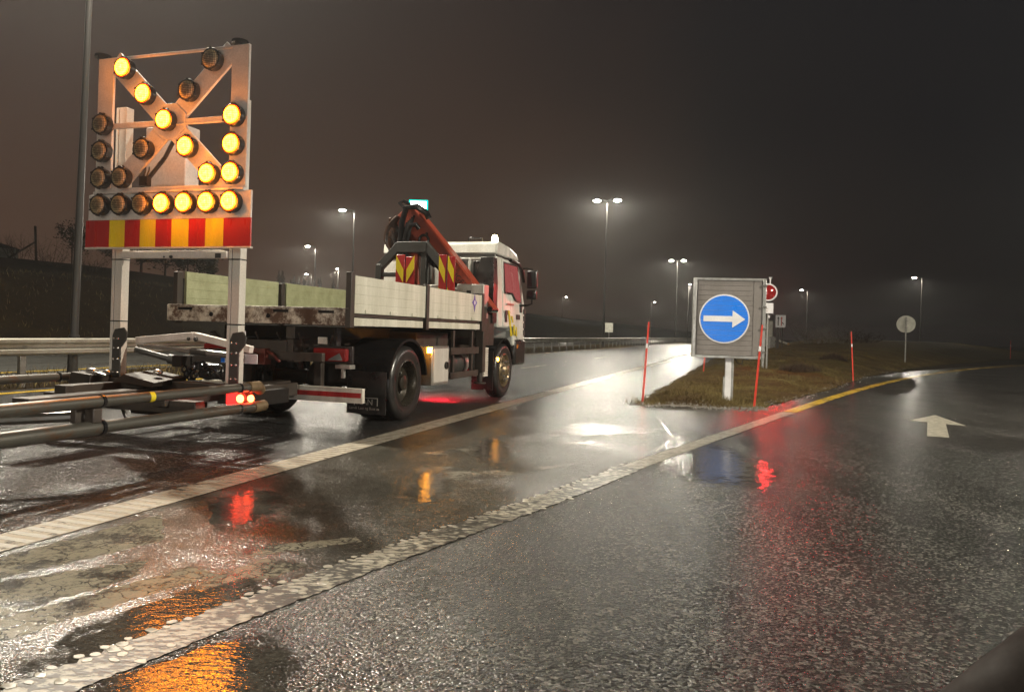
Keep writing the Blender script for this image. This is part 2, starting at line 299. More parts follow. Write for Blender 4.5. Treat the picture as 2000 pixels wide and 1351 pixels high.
# ---------------------------------------------------------------- mesh helpers
class MB:
    def __init__(s): s.v = []; s.f = []; s.m = []; s.mi = 0
    def _add(s, vs, fs):
        k = len(s.v); s.v.extend([tuple(p) for p in vs]); s.f.extend([tuple(i + k for i in f) for f in fs]); s.m.extend([s.mi] * len(fs)); return s
    def box(s, x0, x1, y0, y1, z0, z1, M=None):
        vs = [Vector((x, y, z)) for z in (z0, z1) for y in (y0, y1) for x in (x0, x1)]
        if M is not None: vs = [M @ p for p in vs]
        return s._add(vs, [(0, 2, 3, 1), (4, 5, 7, 6), (0, 1, 5, 4), (2, 6, 7, 3), (0, 4, 6, 2), (1, 3, 7, 5)])
    def hexa(s, b4, t4):
        return s._add(list(b4) + list(t4), [(3, 2, 1, 0), (4, 5, 6, 7), (0, 1, 5, 4), (1, 2, 6, 5), (2, 3, 7, 6), (3, 0, 4, 7)])
    def tube(s, pts, r, n=12, cap=True, r1=None):
        pts = [Vector(p) for p in pts]; N = len(pts); rings = []; up = None
        for i, p in enumerate(pts):
            t = (pts[min(i + 1, N - 1)] - pts[max(i - 1, 0)]).normalized()
            if up is None:
                up = Vector((0, 0, 1)) if abs(t.z) < 0.9 else Vector((1, 0, 0))
            a = up - t * up.dot(t)
            if a.length < 1e-4: a = t.orthogonal()
            a.normalize(); up = a; b = t.cross(a)
            rr = r if r1 is None else r + (r1 - r) * i / (N - 1)
            rings.append([p + a * (rr * math.cos(2 * PI * k / n)) + b * (rr * math.sin(2 * PI * k / n)) for k in range(n)])
        vs = [q for R in rings for q in R]; fs = []
        for i in range(N - 1):
            for k in range(n): fs.append((i * n + k, i * n + (k + 1) % n, (i + 1) * n + (k + 1) % n, (i + 1) * n + k))
        if cap: fs += [tuple(range(n))[::-1], tuple((N - 1) * n + k for k in range(n))]
        return s._add(vs, fs)
    def cyl(s, p0, p1, r, n=16, r1=None): return s.tube([p0, p1], r, n, True, r1)
    def lathe(s, prof, c, axis='x', n=32, closed=False):          # prof: (along axis, radius)
        vs = []; fs = []
        for (h, r) in prof:
            for k in range(n):
                a = 2 * PI * k / n; q = (r * math.cos(a), r * math.sin(a))
                p = {'x': (h, q[0], q[1]), 'y': (q[0], h, q[1]), 'z': (q[0], q[1], h)}[axis]
                vs.append((c[0] + p[0], c[1] + p[1], c[2] + p[2]))
        for i in range(len(prof) - 1):
            for k in range(n): fs.append((i * n + k, i * n + (k + 1) % n, (i + 1) * n + (k + 1) % n, (i + 1) * n + k))
        if not closed: fs += [tuple(range(n))[::-1], tuple((len(prof) - 1) * n + k for k in range(n))]
        return s._add(vs, fs)
    def prism(s, poly, f, h0, h1):        # poly of 2D points, f(u, v, h) -> 3D
        n = len(poly); vs = [f(u, w, h0) for u, w in poly] + [f(u, w, h1) for u, w in poly]
        fs = [tuple(range(n))[::-1], tuple(range(n, 2 * n))] + [(i, (i + 1) % n, n + (i + 1) % n, n + i) for i in range(n)]
        return s._add(vs, fs)
    def ball(s, c, r, n=12, m=8):
        if not hasattr(r, '__len__'): r = (r, r, r)
        vs = [(c[0], c[1], c[2] - r[2])]; fs = []
        for i in range(1, m):
            t = PI * i / m
            for k in range(n): vs.append((c[0] + r[0] * math.sin(t) * math.cos(2 * PI * k / n), c[1] + r[1] * math.sin(t) * math.sin(2 * PI * k / n), c[2] - r[2] * math.cos(t)))
        vs.append((c[0], c[1], c[2] + r[2])); L = len(vs) - 1
        for k in range(n):
            fs.append((0, 1 + (k + 1) % n, 1 + k)); fs.append((L, 1 + (m - 2) * n + k, 1 + (m - 2) * n + (k + 1) % n))
        for i in range(m - 2):
            for k in range(n): fs.append((1 + i * n + k, 1 + i * n + (k + 1) % n, 1 + (i + 1) * n + (k + 1) % n, 1 + (i + 1) * n + k))
        return s._add(vs, fs)
    def torus(s, c, R, r, axis='z', n=20, m=8, sq=1.0):
        pts = []
        for k in range(n + 1):
            a = 2 * PI * k / n; q = (R * math.cos(a), R * sq * math.sin(a))
            p = {'x': (0, q[0], q[1]), 'y': (q[0], 0, q[1]), 'z': (q[0], q[1], 0)}[axis]
            pts.append((c[0] + p[0], c[1] + p[1], c[2] + p[2]))
        return s.tube(pts, r, m, False)
    def build(s, name, mats, parent=None, bevel=0.0, smooth=True, loc=None):
        me = bpy.data.meshes.new(name); me.from_pydata(s.v, [], s.f)
        ms = mats if isinstance(mats, (list, tuple)) else [mats]
        for q in ms: me.materials.append(q)
        if len(ms) > 1: me.polygons.foreach_set('material_index', s.m)
        if smooth:
            me.polygons.foreach_set('use_smooth', [True] * len(me.polygons))
            try: me.set_sharp_from_angle(angle=rad(35))
            except Exception: pass
        me.update()
        o = bpy.data.objects.new(name, me); COL.objects.link(o)
        if parent: o.parent = parent
        if loc: o.location = loc
        if bevel:
            b = o.modifiers.new('bevel', 'BEVEL'); b.width = bevel; b.segments = 2; b.limit_method = 'ANGLE'; b.angle_limit = rad(40)
        return o
def tag(o, label=None, cat=None, group=None, kind=None):
    if label: o['label'] = label
    if cat: o['category'] = cat
    if group: o['group'] = group
    if kind: o['kind'] = kind
    return o
def thing(name, loc=(0, 0, 0), rz=0.0, label=None, cat=None, group=None):
    o = bpy.data.objects.new(name, None); COL.objects.link(o); o.location = loc; o.rotation_euler = (0, 0, rz); o.empty_display_size = 0.3
    return tag(o, label, cat, group)
def copy_tree(o, parent=None):
    c = o.copy(); COL.objects.link(c)
    if parent is not None: c.parent = parent
    for ch in list(o.children): copy_tree(ch, c)
    return c
def text(name, s, size, matr, M, parent, depth=0.0, align='LEFT'):
    cu = bpy.data.curves.new(name, 'FONT'); cu.body = s; cu.size = size; cu.extrude = depth; cu.align_x = align
    t = bpy.data.objects.new(name + '_source', cu); COL.objects.link(t)
    dg = bpy.context.evaluated_depsgraph_get(); me = bpy.data.meshes.new_from_object(t.evaluated_get(dg))
    bpy.data.objects.remove(t); me.materials.clear(); me.materials.append(matr)
    me.transform(M)
    o = bpy.data.objects.new(name, me); COL.objects.link(o); o.parent = parent
    return o
def frame(o, ux, uy):                      # matrix whose x and y axes are ux, uy
    ux = Vector(ux).normalized(); uy = Vector(uy); uy = (uy - ux * uy.dot(ux)).normalized(); uz = ux.cross(uy)
    return Matrix(((ux.x, uy.x, uz.x, o[0]), (ux.y, uy.y, uz.y, o[1]), (ux.z, uy.z, uz.z, o[2]), (0, 0, 0, 1)))
def spot(name, parent, loc, power, angle=150, blend=0.6, col=(1, 0.92, 0.76), size=0.10, direction=(0, 0, -1)):
    d = bpy.data.lights.new(name, 'SPOT'); d.energy = power; d.spot_size = rad(angle); d.spot_blend = blend; d.color = col; d.shadow_soft_size = size
    o = bpy.data.objects.new(name, d); COL.objects.link(o); o.location = loc
    if parent: o.parent = parent
    o.rotation_euler = Vector(direction).to_track_quat('-Z', 'Y').to_euler()
    return o

# ---------------------------------------------------------------- ground
def bank_h(a, d):
    if d < 19.5: base = 0.0
    elif d < 27: t = (d - 19.5) / 7.5; base = 3.0 * t * t * (3 - 2 * t)
    else: base = 3.0 + 2.4 * min(1, (d - 27) / 20)
    return base
def _hash(a, d): return math.sin(a * 0.21 + d * 0.13) * 0.5 + math.sin(a * 0.083 - d * 0.31 + 1.7) * 0.5
def ground_z(a, d):
    z = bank_h(a, d)
    if d > 21: z += 0.22 * _hash(a, d) * min(1, (d - 21) / 5)
    return z
def build_ground():
    As = sorted(set([-60, -40] + [round(-20 + 4 * i, 1) for i in range(60)] + [240, 280, 330, 400, 500, 640, 820, 1000]))
    Ds = sorted(set([-900, -600, -400, -250, -150, -90, -50, -25, -8, 0, 7, 10, 18.5, 19.5] + [20 + 1.0 * i for i in range(10)] + [32, 36, 40, 46, 54, 64, 80, 110, 160, 250, 400, 650]))
    As = [-400, -200, -110] + As
    vs = [tuple(rd(a, d, ground_z(a, d))) for a in As for d in Ds]; nd = len(Ds)
    fs = [(i * nd + j, i * nd + j + 1, (i + 1) * nd + j + 1, (i + 1) * nd + j) for i in range(len(As) - 1) for j in range(nd - 1)]
    b = MB(); b._add(vs, fs); return tag(b.build('ground', M_EARTH), kind='structure')
build_ground()

def strip_ad(name, a0, a1, d0, d1, z, m, kind='structure', step=20):
    b = MB(); n = max(1, int((a1 - a0) / step))
    for i in range(n):
        p, q = a0 + (a1 - a0) * i / n, a0 + (a1 - a0) * (i + 1) / n
        b._add([rd(p, d0, z), rd(p, d1, z), rd(q, d1, z), rd(q, d0, z)], [(0, 1, 2, 3)])
    return tag(b.build(name, m), kind=kind)
strip_ad('motorway_road', -40, 420, -0.62, 7.25, 0.004, M_MAIN)
strip_ad('opposite_road', -60, 420, 10.2, 18.9, 0.004, M_OPP)
strip_ad('shoulder_road', -40, 420, -2.45, -0.60, 0.007, M_GORE)

# ramp: the curve of its left line, from behind the camera round to the right
RC = [(-7.2, -9.5), (-4.2, -2.6), (-2.95, 0.0), (-1.50, 2.48), (-0.93, 3.50), (0.64, 5.93), (1.11, 6.82), (3.25, 10.19), (5.04, 13.0), (9.76, 20.23), (19.39, 33.15), (35.68, 50.5), (60, 70), (95, 92)]
def catmull(P, n=14):
    out = []; Q = [P[0]] + P + [P[-1]]
    for i in range(1, len(Q) - 2):
        p0, p1, p2, p3 = [Vector((x[0], x[1], 0)) for x in Q[i - 1:i + 3]]
        for k in range(n):
            t = k / n
            out.append(0.5 * ((2 * p1) + (p2 - p0) * t + (2 * p0 - 5 * p1 + 4 * p2 - p3) * t * t + (3 * p1 - p0 - 3 * p2 + p3) * t ** 3))
    out.append(Vector((P[-1][0], P[-1][1], 0))); return out
RC[3] = (-1.50, 2.42)
CURVE = catmull(RC)
# smooth the curve so the measured points do not show as kinks
for _ in range(60):
    CURVE = [CURVE[0]] + [(CURVE[i - 1] + CURVE[i] * 2 + CURVE[i + 1]) / 4 for i in range(1, len(CURVE) - 1)] + [CURVE[-1]]
def resample(P, step):
    out = [P[0].copy()]; acc = 0.0
    for i in range(len(P) - 1):
        seg = P[i + 1] - P[i]; L = seg.length; t = step - acc
        while t <= L:
            out.append(P[i] + seg * (t / L)); t += step
        acc = (acc + L) % step if L > 0 else acc
    return out
RCV = resample(CURVE, 0.25)
def normal_at(P, i):
    t = (P[min(i + 1, len(P) - 1)] - P[max(i - 1, 0)]).normalized(); return t, Vector((t.y, -t.x, 0))    # tangent, right
def ribbon(b, P, l, r, z, i0=0, i1=None, every=1):
    idx = list(range(i0, (i1 if i1 is not None else len(P)), every)); vs = []; fs = []
    for i in idx:
        t, nr = normal_at(P, i); vs += [P[i] + nr * l + Vector((0, 0, z)), P[i] + nr * r + Vector((0, 0, z))]
    for k in range(len(idx) - 1): fs.append((2 * k, 2 * k + 1, 2 * k + 3, 2 * k + 2))
    b._add(vs, fs)
def y_index(y): return min(range(len(RCV)), key=lambda i: abs(RCV[i].y - y))
b = MB(); ribbon(b, RCV, -0.12, 9.5, 0.010, 0, None, 2); tag(b.build('ramp_road', M_RAMP), kind='structure')
# gore between motorway and ramp, up to the tip of the grass and along its right edge
b = MB(); iend = y_index(60); vs = []; fs = []
g = [i for i in range(0, iend, 4)]
for i in g:
    p = RCV[i]; t, nr = normal_at(RCV, i); a, d = (p - O).dot(U), -(p - O).dot(V)
    if p.y < 13.4: L = rd(a, -0.61)
    else: L = p - nr * (1.4 - min(0.7, (p.y - 13.4) * 0.02))
    vs += [Vector((L.x, L.y, 0.006)), p + nr * 0.2 + Vector((0, 0, 0.006))]
for k in range(len(g) - 1): fs.append((2 * k, 2 * k + 1, 2 * k + 3, 2 * k + 2))
b._add(vs, fs); tag(b.build('gore_road', M_GORE), kind='structure')

# painted lines
def edge_line():
    b = MB(); zc = 0.011
    for i in range(60):
        a0, a1 = -14 + i * 4.0, -14 + (i + 1) * 4.0
        b._add([rd(a0, -0.63, zc), rd(a0, -0.33, zc), rd(a1, -0.33, zc), rd(a1, -0.63, zc)], [(0, 1, 2, 3)])
    for k in range(330):                                  # cross ribs of the profiled line
        a = -8 + k * 0.1
        b.mi = 1
        c = [rd(a, -0.62, zc), rd(a, -0.34, zc), rd(a + 0.05, -0.34, zc), rd(a + 0.05, -0.62, zc)]
        b.hexa(c, [p + Vector((0, 0, 0.0014)) for p in c])
    return tag(b.build('edge_line', [M_LINE, M_BLOB], smooth=False), kind='structure')
edge_line()
b = MB()
for k in range(34):
    a0 = -9.6 + k * 12
    for s in range(3): b._add([rd(a0 + s, 2.72, 0.011), rd(a0 + s, 2.87, 0.011), rd(a0 + s + 1, 2.87, 0.011), rd(a0 + s + 1, 2.72, 0.011)], [(0, 1, 2, 3)])
b2 = MB()
for i in range(20):
    b._add([rd(-9.6 + i * 0.5, 2.72, 0.010), rd(-9.6 + i * 0.5, 2.84, 0.010), rd(-9.1 + i * 0.5, 2.84, 0.010), rd(-9.1 + i * 0.5, 2.72, 0.010)], [(0, 1, 2, 3)]) if i > 30 else None
tag(b.build('lane_line', M_LINE), kind='structure')
strip_ad('yellow_line', -40, 320, 6.70, 6.90, 0.011, M_YELLOWLINE)
strip_ad('far_yellow_line', -40, 320, 10.75, 10.93, 0.011, M_YELLOWLINE)
def ragged(b, P, l, r, z, y0, y1):
    vs = []; fs = []; q = [p for p in resample(P, 0.03)]; q = [(i, p) for i, p in enumerate(q) if y0 < p.y < y1]; full = [p for _, p in q]
    for i in range(len(full)):
        t, nr = normal_at(full, i); f = 1.0
        vs += [full[i] + nr * ((l + random.gauss(0, 0.010)) * (0.4 + 0.6 * f)) + Vector((0, 0, z)), full[i] + nr * ((r + random.gauss(0, 0.006)) * (0.4 + 0.6 * f)) + Vector((0, 0, z))]
    for k in range(len(full) - 1): fs.append((2 * k, 2 * k + 1, 2 * k + 3, 2 * k + 2))
    b._add(vs, fs)
def ramp_line():
    b = MB(); zt = 0.014
    i0, i1 = y_index(-2.0), y_index(6.5); j0, j1, j2 = y_index(6.75), y_index(12.4), y_index(95)
    b.mi = 0; ragged(b, CURVE, -0.105, 0.105, zt, -2.0, 12.4)
    for q in resample(CURVE, 0.07):
        if not 6.8 < q.y < 12.3: continue
        i = min(range(len(RCV)), key=lambda k: (RCV[k] - q).length); t, nr = normal_at(RCV, i); b.mi = 1
        c = [q - nr * 0.09 + Vector((0, 0, zt)), q + nr * 0.09 + Vector((0, 0, zt)), q + nr * 0.09 + t * 0.035 + Vector((0, 0, zt)), q - nr * 0.09 + t * 0.035 + Vector((0, 0, zt))]
        b.hexa(c, [p + Vector((0, 0, 0.003)) for p in c])
    b.mi = 2; ribbon(b, RCV, -0.11, 0.11, zt, j1, j2, 4)
    b.mi = 1
    P = resample(CURVE, 0.048)
    for i in range(len(P)):
        y = P[i].y
        if not 0.8 < y < 7.0 or (y > 5.9 and random.random() < 0.45): continue
        t, nr = normal_at(P, i)
        for k in range(5):
            if random.random() < (0.25 if k == 0 else 0.86): continue
            off = -0.112 + 0.052 * k + (0.026 if i % 2 else 0) - 0.012 + random.uniform(-0.006, 0.006)
            c = P[i] + nr * off + t * random.uniform(-0.006, 0.006); rx, ry = random.uniform(0.012, 0.025), random.uniform(0.017, 0.030)
            n = 10; jr = [random.uniform(0.8, 1.22) for _ in range(n)]; low = [c + t * (jr[q] * rx * math.cos(2 * PI * q / n)) + nr * (jr[q] * ry * math.sin(2 * PI * q / n)) + Vector((0, 0, zt)) for q in range(n)]
            top = [c + (p - c) * 0.88 + Vector((0, 0, zt * 0.12 + 0.0022)) for p in low]
            vs = low + top; fs = [tuple(range(n, 2 * n))] + [(q, (q + 1) % n, n + (q + 1) % n, n + q) for q in range(n)]
            b._add(vs, fs)
    return tag(b.build('ramp_line', [M_STUD, M_BLOB, M_YELLOWLINE, M_LINE]), kind='structure')
ramp_line()
def patches(name, polys, z, m):
    b = MB()
    for p in polys:
        q = []
        for i in range(len(p)):
            u0, u1 = Vector(p[i]), Vector(p[(i + 1) % len(p)]); L = (u1 - u0).length; n = max(2, int(L / 0.03))
            for j in range(n):
                w = u0.lerp(u1, j / n); q.append((w.x + random.gauss(0, 0.008), w.y + random.gauss(0, 0.008), z))
        b._add(q, [tuple(range(len(q)))])
    return tag(b.build(name, m), kind='structure')
patches('worn_hatching', [
    [(-3.6, 1.95), (-2.35, 3.47), (-1.9, 4.14), (-2.18, 4.7), (-2.55, 3.77), (-3.7, 2.2)],
    [(-3.2, 1.5), (-2.05, 3.03), (-1.76, 3.52), (-1.82, 3.8), (-2.32, 3.42), (-3.4, 1.85)],
    [(-2.9, 1.2), (-1.89, 2.80), (-1.39, 3.62), (-1.56, 3.72), (-2.03, 3.00), (-3.1, 1.4)],
    [(-1.26, 3.89), (-1.49, 3.32), (-1.29, 3.37), (-0.99, 3.79)],
    [(-1.42, 4.05), (-1.36, 3.89), (-0.82, 4.23), (-0.86, 4.33)]], 0.0072, M_WORN)
patches('scraped_field', [[(-3.7, 1.5), (-2.0, 2.72), (-1.5, 3.25), (-1.02, 3.72), (-0.75, 4.1), (-0.85, 4.4), (-1.5, 4.5), (-2.1, 4.85), (-3.9, 2.3)]], 0.0066, M_FAINT)
patches('scraped_hatching', [
    [(-0.86, 6.50), (-0.58, 5.99), (-0.2, 6.1), (0.03, 6.29), (0.66, 7.0), (0.03, 6.57), (-0.3, 6.42), (-0.51, 6.63)],
    [(0.43, 8.84), (0.57, 8.74), (1.4, 9.1), (2.42, 9.64), (1.8, 9.75), (0.94, 10.2)],
    [(0.3, 8.0), (0.9, 8.25), (1.0, 8.45), (0.35, 8.15)],
    [(-0.72, 7.2), (-0.3, 7.6), (-0.35, 7.75), (-0.85, 7.3)]], 0.0072, M_FAINT)
AR = [(7.22, 12.64), (6.26, 11.68), (6.44, 11.48), (5.47, 9.75), (5.72, 9.68), (6.62, 11.30), (6.82, 11.12)]
b = MB(); b.prism(AR[::-1], lambda x, y, h: (x, y, h), 0.011, 0.015); tag(b.build('direction_arrow', M_BLOB), kind='structure')
M_PUDDLE, _n, _l, _b = newmat('standing_water')
_tc = _n.new('ShaderNodeTexCoord'); _mp = _n.new('ShaderNodeMapping'); _mp.inputs['Rotation'].default_value = (0, 0, rad(-55)); _mp.inputs['Scale'].default_value = (0.5, 1.3, 1)
_l.new(_tc.outputs['Object'], _mp.inputs['Vector']); _w = noise(_n, _l, _mp.outputs[0], 26, 3, 0.6); _bp = _n.new('ShaderNodeBump'); _bp.inputs['Strength'].default_value = 0.55; _bp.inputs['Distance'].default_value = 0.006
_l.new(_w.outputs[0], _bp.inputs['Height']); _l.new(_bp.outputs[0], _b.inputs['Normal'])
_r = ramp(_n, _l, noise(_n, _l, _tc.outputs['Object'], 60, 4, 0.7).outputs[0], [(0.35, (0.018, 0.016, 0.013)), (0.7, (0.06, 0.055, 0.045))]); _l.new(_r.outputs[0], _b.inputs['Base Color'])
_b.inputs['Roughness'].default_value = 0.07; _b.inputs['IOR'].default_value = 1.45
_vm = _n.new('ShaderNodeVectorMath'); _vm.operation = 'SUBTRACT'; _vm.inputs[1].default_value = (0.5, 0.5, 0.5); _l.new(_tc.outputs['Generated'], _vm.inputs[0])
_vs = _n.new('ShaderNodeVectorMath'); _vs.operation = 'MULTIPLY'; _vs.inputs[1].default_value = (2, 2, 0); _l.new(_vm.outputs[0], _vs.inputs[0])
_vl = _n.new('ShaderNodeVectorMath'); _vl.operation = 'LENGTH'; _l.new(_vs.outputs[0], _vl.inputs[0])
_n1 = noise(_n, _l, _tc.outputs['Object'], 9, 8, 0.75); _ma = _n.new('ShaderNodeMath'); _ma.operation = 'MULTIPLY_ADD'; _ma.inputs[1].default_value = 1.5; _l.new(_n1.outputs[0], _ma.inputs[0]); _l.new(_vl.outputs['Value'], _ma.inputs[2])
_mr = _n.new('ShaderNodeMapRange'); _mr.inputs[1].default_value = 1.45; _mr.inputs[2].default_value = 1.20; _l.new(_ma.outputs[0], _mr.inputs[0])
_tr = _n.new('ShaderNodeBsdfTransparent'); _mxs = _n.new('ShaderNodeMixShader'); _l.new(_mr.outputs[0], _mxs.inputs[0]); _l.new(_tr.outputs[0], _mxs.inputs[1]); _l.new(_b.outputs[0], _mxs.inputs[2]); _l.new(_mxs.outputs[0], _n['Material Output'].inputs['Surface'])
def puddle(name, centre, length, width, ang, seed, z):
    b = MB(); r = random.Random(seed); n = 60; ph = [r.uniform(0, 6.28) for _ in range(5)]; P = []
    for k in range(n):
        a = 2 * PI * k / n; q = 1 + 0.14 * math.sin(3 * a + ph[0]) + 0.10 * math.sin(5 * a + ph[1]) + 0.06 * math.sin(9 * a + ph[2]) + 0.05 * math.sin(14 * a + ph[3])
        x, y = length * q * math.cos(a), width * q * math.sin(a); P.append((centre[0] + x * math.cos(ang) - y * math.sin(ang), centre[1] + x * math.sin(ang) + y * math.cos(ang), z))
    b._add(P, [tuple(range(n))]); return tag(b.build(name, M_PUDDLE), kind='structure')
puddle('puddle', (-1.0, 2.5), 0.62, 0.30, rad(58), 3, 0.0128)
puddle('puddle', (-1.30, 3.1), 1.0, 0.22, rad(58), 5, 0.0118)
puddle('puddle', (1.95, 7.4), 2.1, 0.62, rad(74), 21, 0.0128)
puddle('puddle', (-1.74, 4.95), 0.75, 0.24, rad(110), 31, 0.0084)
puddle('puddle', (-0.62, 5.75), 0.8, 0.20, rad(96), 32, 0.0084)
puddle('puddle', (-0.14, 7.6), 1.1, 0.24, rad(91), 33, 0.0084)
# a seam and tar joints across the gore
b = MB()
def tar(p, q, w=0.012):
    p = Vector((*p, 0.0118)); q = Vector((*q, 0.0118)); t = (q - p).normalized(); nr = Vector((t.y, -t.x, 0)) * w
    b._add([p - nr, p + nr, q + nr, q - nr], [(0, 1, 2, 3)])
tar((2.37, 12.8), (1.9, 8.3))
tag(b.build('tar_joint', M_SHINY), kind='structure')

# ---------------------------------------------------------------- grass island in the fork
def island_z(x, y, s, t):
    e = min(s, 1 - s) * 2
    base = 0.012 + min(1, e * 1.6) * (0.06 + max(0, min(1.25, (y - 17) * 0.026)))
    lump = 0.05 * math.sin(x * 2.1 + y * 0.7) * math.sin(y * 1.3 - x * 0.6) + 0.035 * math.sin(x * 4.7 + 1) * math.sin(y * 3.1)
    return base + lump * min(1, e * 3)
def island_edges(y):
    # left edge follows the motorway shoulder, right edge runs inside the ramp line
    a = (y - O.y + (-2.40) * (-V.y)) / U.y
    Lp = rd((y - O.y - (2.40 * V.y)) / U.y, -2.40)
    ISL = [(12.83, 4.3), (14.0, 5.0), (17.13, 7.09), (21.0, 9.45), (26.14, 12.6), (34.0, 18.0), (43.66, 25.5), (56.0, 36.2), (70.2, 48.3), (110, 84)]
    Rx = np.interp(y, [p[0] for p in ISL], [p[1] for p in ISL])
    return Lp.x, Rx
def build_island():
    ys = [12.85, 12.95, 13.1, 13.4] + [13.8 + 0.5 * k for k in range(70)] + [50 + 4 * k for k in range(12)]
    ns = 26; vs = []; fs = []
    for y in ys:
        xl, xr = island_edges(max(y, 13.0)); wob = 0.05 * math.sin(y * 5.3) + 0.04 * math.sin(y * 11.1)
        for k in range(ns + 1):
            s = k / ns; x = xl + (xr - xl) * s + (wob if k in (0, ns) else 0)
            yy = y + (0.10 * math.sin(x * 3.7) if y < 13 else 0)
            fade = min(1, max(0, (y - 12.85) / 0.6))
            vs.append((x, yy, 0.004 + (island_z(x, y, s, 0) - 0.0) * (0.15 + 0.85 * fade)))
    for i in range(len(ys) - 1):
        for k in range(ns): fs.append((i * (ns + 1) + k, i * (ns + 1) + k + 1, (i + 1) * (ns + 1) + k + 1, (i + 1) * (ns + 1) + k))
    b = MB(); b._add(vs, fs); return tag(b.build('grass_verge', M_ISLE), kind='structure')
build_island()
def isl_surface(x, y):
    xl, xr = island_edges(y); s = (x - xl) / (xr - xl) if xr > xl else 0.5
    return (0.004 + island_z(x, y, min(1, max(0, s)), 0) * (0.15 + 0.85 * min(1, max(0, (y - 12.85) / 0.6)))) if 0 <= s <= 1 else 0.0
def blades(name, pts, h0, h1, w, m, lean=0.6):
    n = len(pts); P = np.array(pts); h = rng.uniform(h0, h1, n); an = rng.uniform(0, 2 * PI, n); ln = rng.uniform(0.1, lean, n) * h; la = rng.uniform(0, 2 * PI, n)
    vs = np.zeros((n, 3, 3)); dx = np.cos(an) * w; dy = np.sin(an) * w
    vs[:, 0] = P; vs[:, 0, 0] -= dx; vs[:, 0, 1] -= dy; vs[:, 1] = P; vs[:, 1, 0] += dx; vs[:, 1, 1] += dy
    vs[:, 2] = P; vs[:, 2, 0] += np.cos(la) * ln; vs[:, 2, 1] += np.sin(la) * ln; vs[:, 2, 2] += h
    b = MB(); b.v = [tuple(p) for p in vs.reshape(-1, 3)]; b.f = [(3 * i, 3 * i + 1, 3 * i + 2) for i in range(n)]; b.m = [0] * n
    return tag(b.build(name, m, smooth=False), kind='stuff')
M_BLADE = mat('short_winter_grass', (0.150, 0.116, 0.042), 0.6, dirt=0.9, dirtcol=(0.055, 0.032, 0.014), scale=1.1, bump=0)
pts = []
while len(pts) < 42000:
    y = 12.9 + 32 * random.random() ** 1.8; xl, xr = island_edges(max(13, y)); x = random.uniform(xl, xr)
    if math.sin(x * 1.9 + y) * math.sin(y * 1.4 - x * 0.8) + random.uniform(-0.8, 1.2) < -0.1: continue
    edge = min(x - xl, xr - x, (y - 12.85) * 1.2)
    if edge < 0.5 and random.random() > edge * 1.6 + 0.05: continue
    pts.append((x, y, isl_surface(x, y) - 0.008))
blades('short_grass', pts, 0.015, 0.06, 0.006, M_BLADE, 1.4)
pts = []
for _ in range(9000):
    a = random.uniform(-6, 70); d = random.choice([random.gauss(7.6, 0.25), random.gauss(9.8, 0.3), random.uniform(7.4, 10.1)])
    if 7.3 < d < 10.15: pts.append(tuple(rd(a, d, 0.0)))
for _ in range(9000):
    a = random.uniform(-14, 90); d = 19.3 + 10 * random.random() ** 1.6; pts.append(tuple(rd(a, d, ground_z(a, d) - 0.02)))
blades('verge_grass', pts, 0.06, 0.26, 0.009, M_BLADE, 0.9)
for _m in (M_BLADE, M_LEAF, M_DRYTWIG, M_BARK): _m.node_tree.nodes['Principled BSDF'].inputs['Specular IOR Level'].default_value = 0.1
M_STONE = mat('wet_gravel', (0.12, 0.105, 0.085), 0.4, dirt=0.7, scale=30)
b = MB()
for _ in range(1500):
    if random.random() < 0.45: x = random.uniform(2.3, 4.4); y = 12.84 + random.gauss(0, 0.22)
    else:
        y = 12.9 + 24 * random.random() ** 2; xl, xr = island_edges(max(13, y)); x = (xl if random.random() < 0.45 else xr) + random.gauss(0, 0.10)
    q = random.uniform(0.005, 0.018) * (1.6 if random.random() < 0.06 else 1); c = Vector((x, y, isl_surface(x, y) + q * 0.3 + 0.006))
    b._add([c + Vector((q * math.cos(k * 1.26 + q * 900), q * 1.2 * math.sin(k * 1.26 + q * 900), -q * 0.4)) for k in range(5)] + [c + Vector((0, 0, q * 0.8))], [(0, 1, 5), (1, 2, 5), (2, 3, 5), (3, 4, 5), (4, 0, 5)])
tag(b.build('gravel', M_STONE, smooth=False), kind='stuff')
pts = []
for _ in range(90):
    y = 13.2 + 26 * random.random() ** 1.5; xl, xr = island_edges(max(13, y)); x = random.uniform(xl + 0.15, xr - 0.15); rr = random.uniform(0.05, 0.22)
    for _k in range(int(90 * rr / 0.15)):
        px_, py_ = x + random.gauss(0, rr), y + random.gauss(0, rr); pts.append((px_, py_, isl_surface(px_, py_) - 0.01))
blades('long_grass', pts, 0.05, 0.17, 0.006, M_BLADE, 1.2)
# tussock beside the ramp
def tussock(x, y, r, label):
    pts = []
    for _ in range(700):
        q = random.random() ** 0.6 * r; t = random.uniform(0, 2 * PI); X, Y = x + q * math.cos(t) * 1.5, y + q * math.sin(t)
        pts.append((X, Y, isl_surface(X, Y) + 0.10 * max(0, 1 - q / r)))
    o = blades('grass_tussock', pts, 0.10, 0.24, 0.008, M_DRYTWIG, 0.9); del o['kind']
    tag(o, label, 'tussock')
tussock(9.0, 23.2, 0.42, 'larger dark clump of dead grass on the island, level with the leaning red pole')
tussock(13.4, 31.0, 0.4, 'low dark grass clump on the island, behind the larger clump and farther from the road')

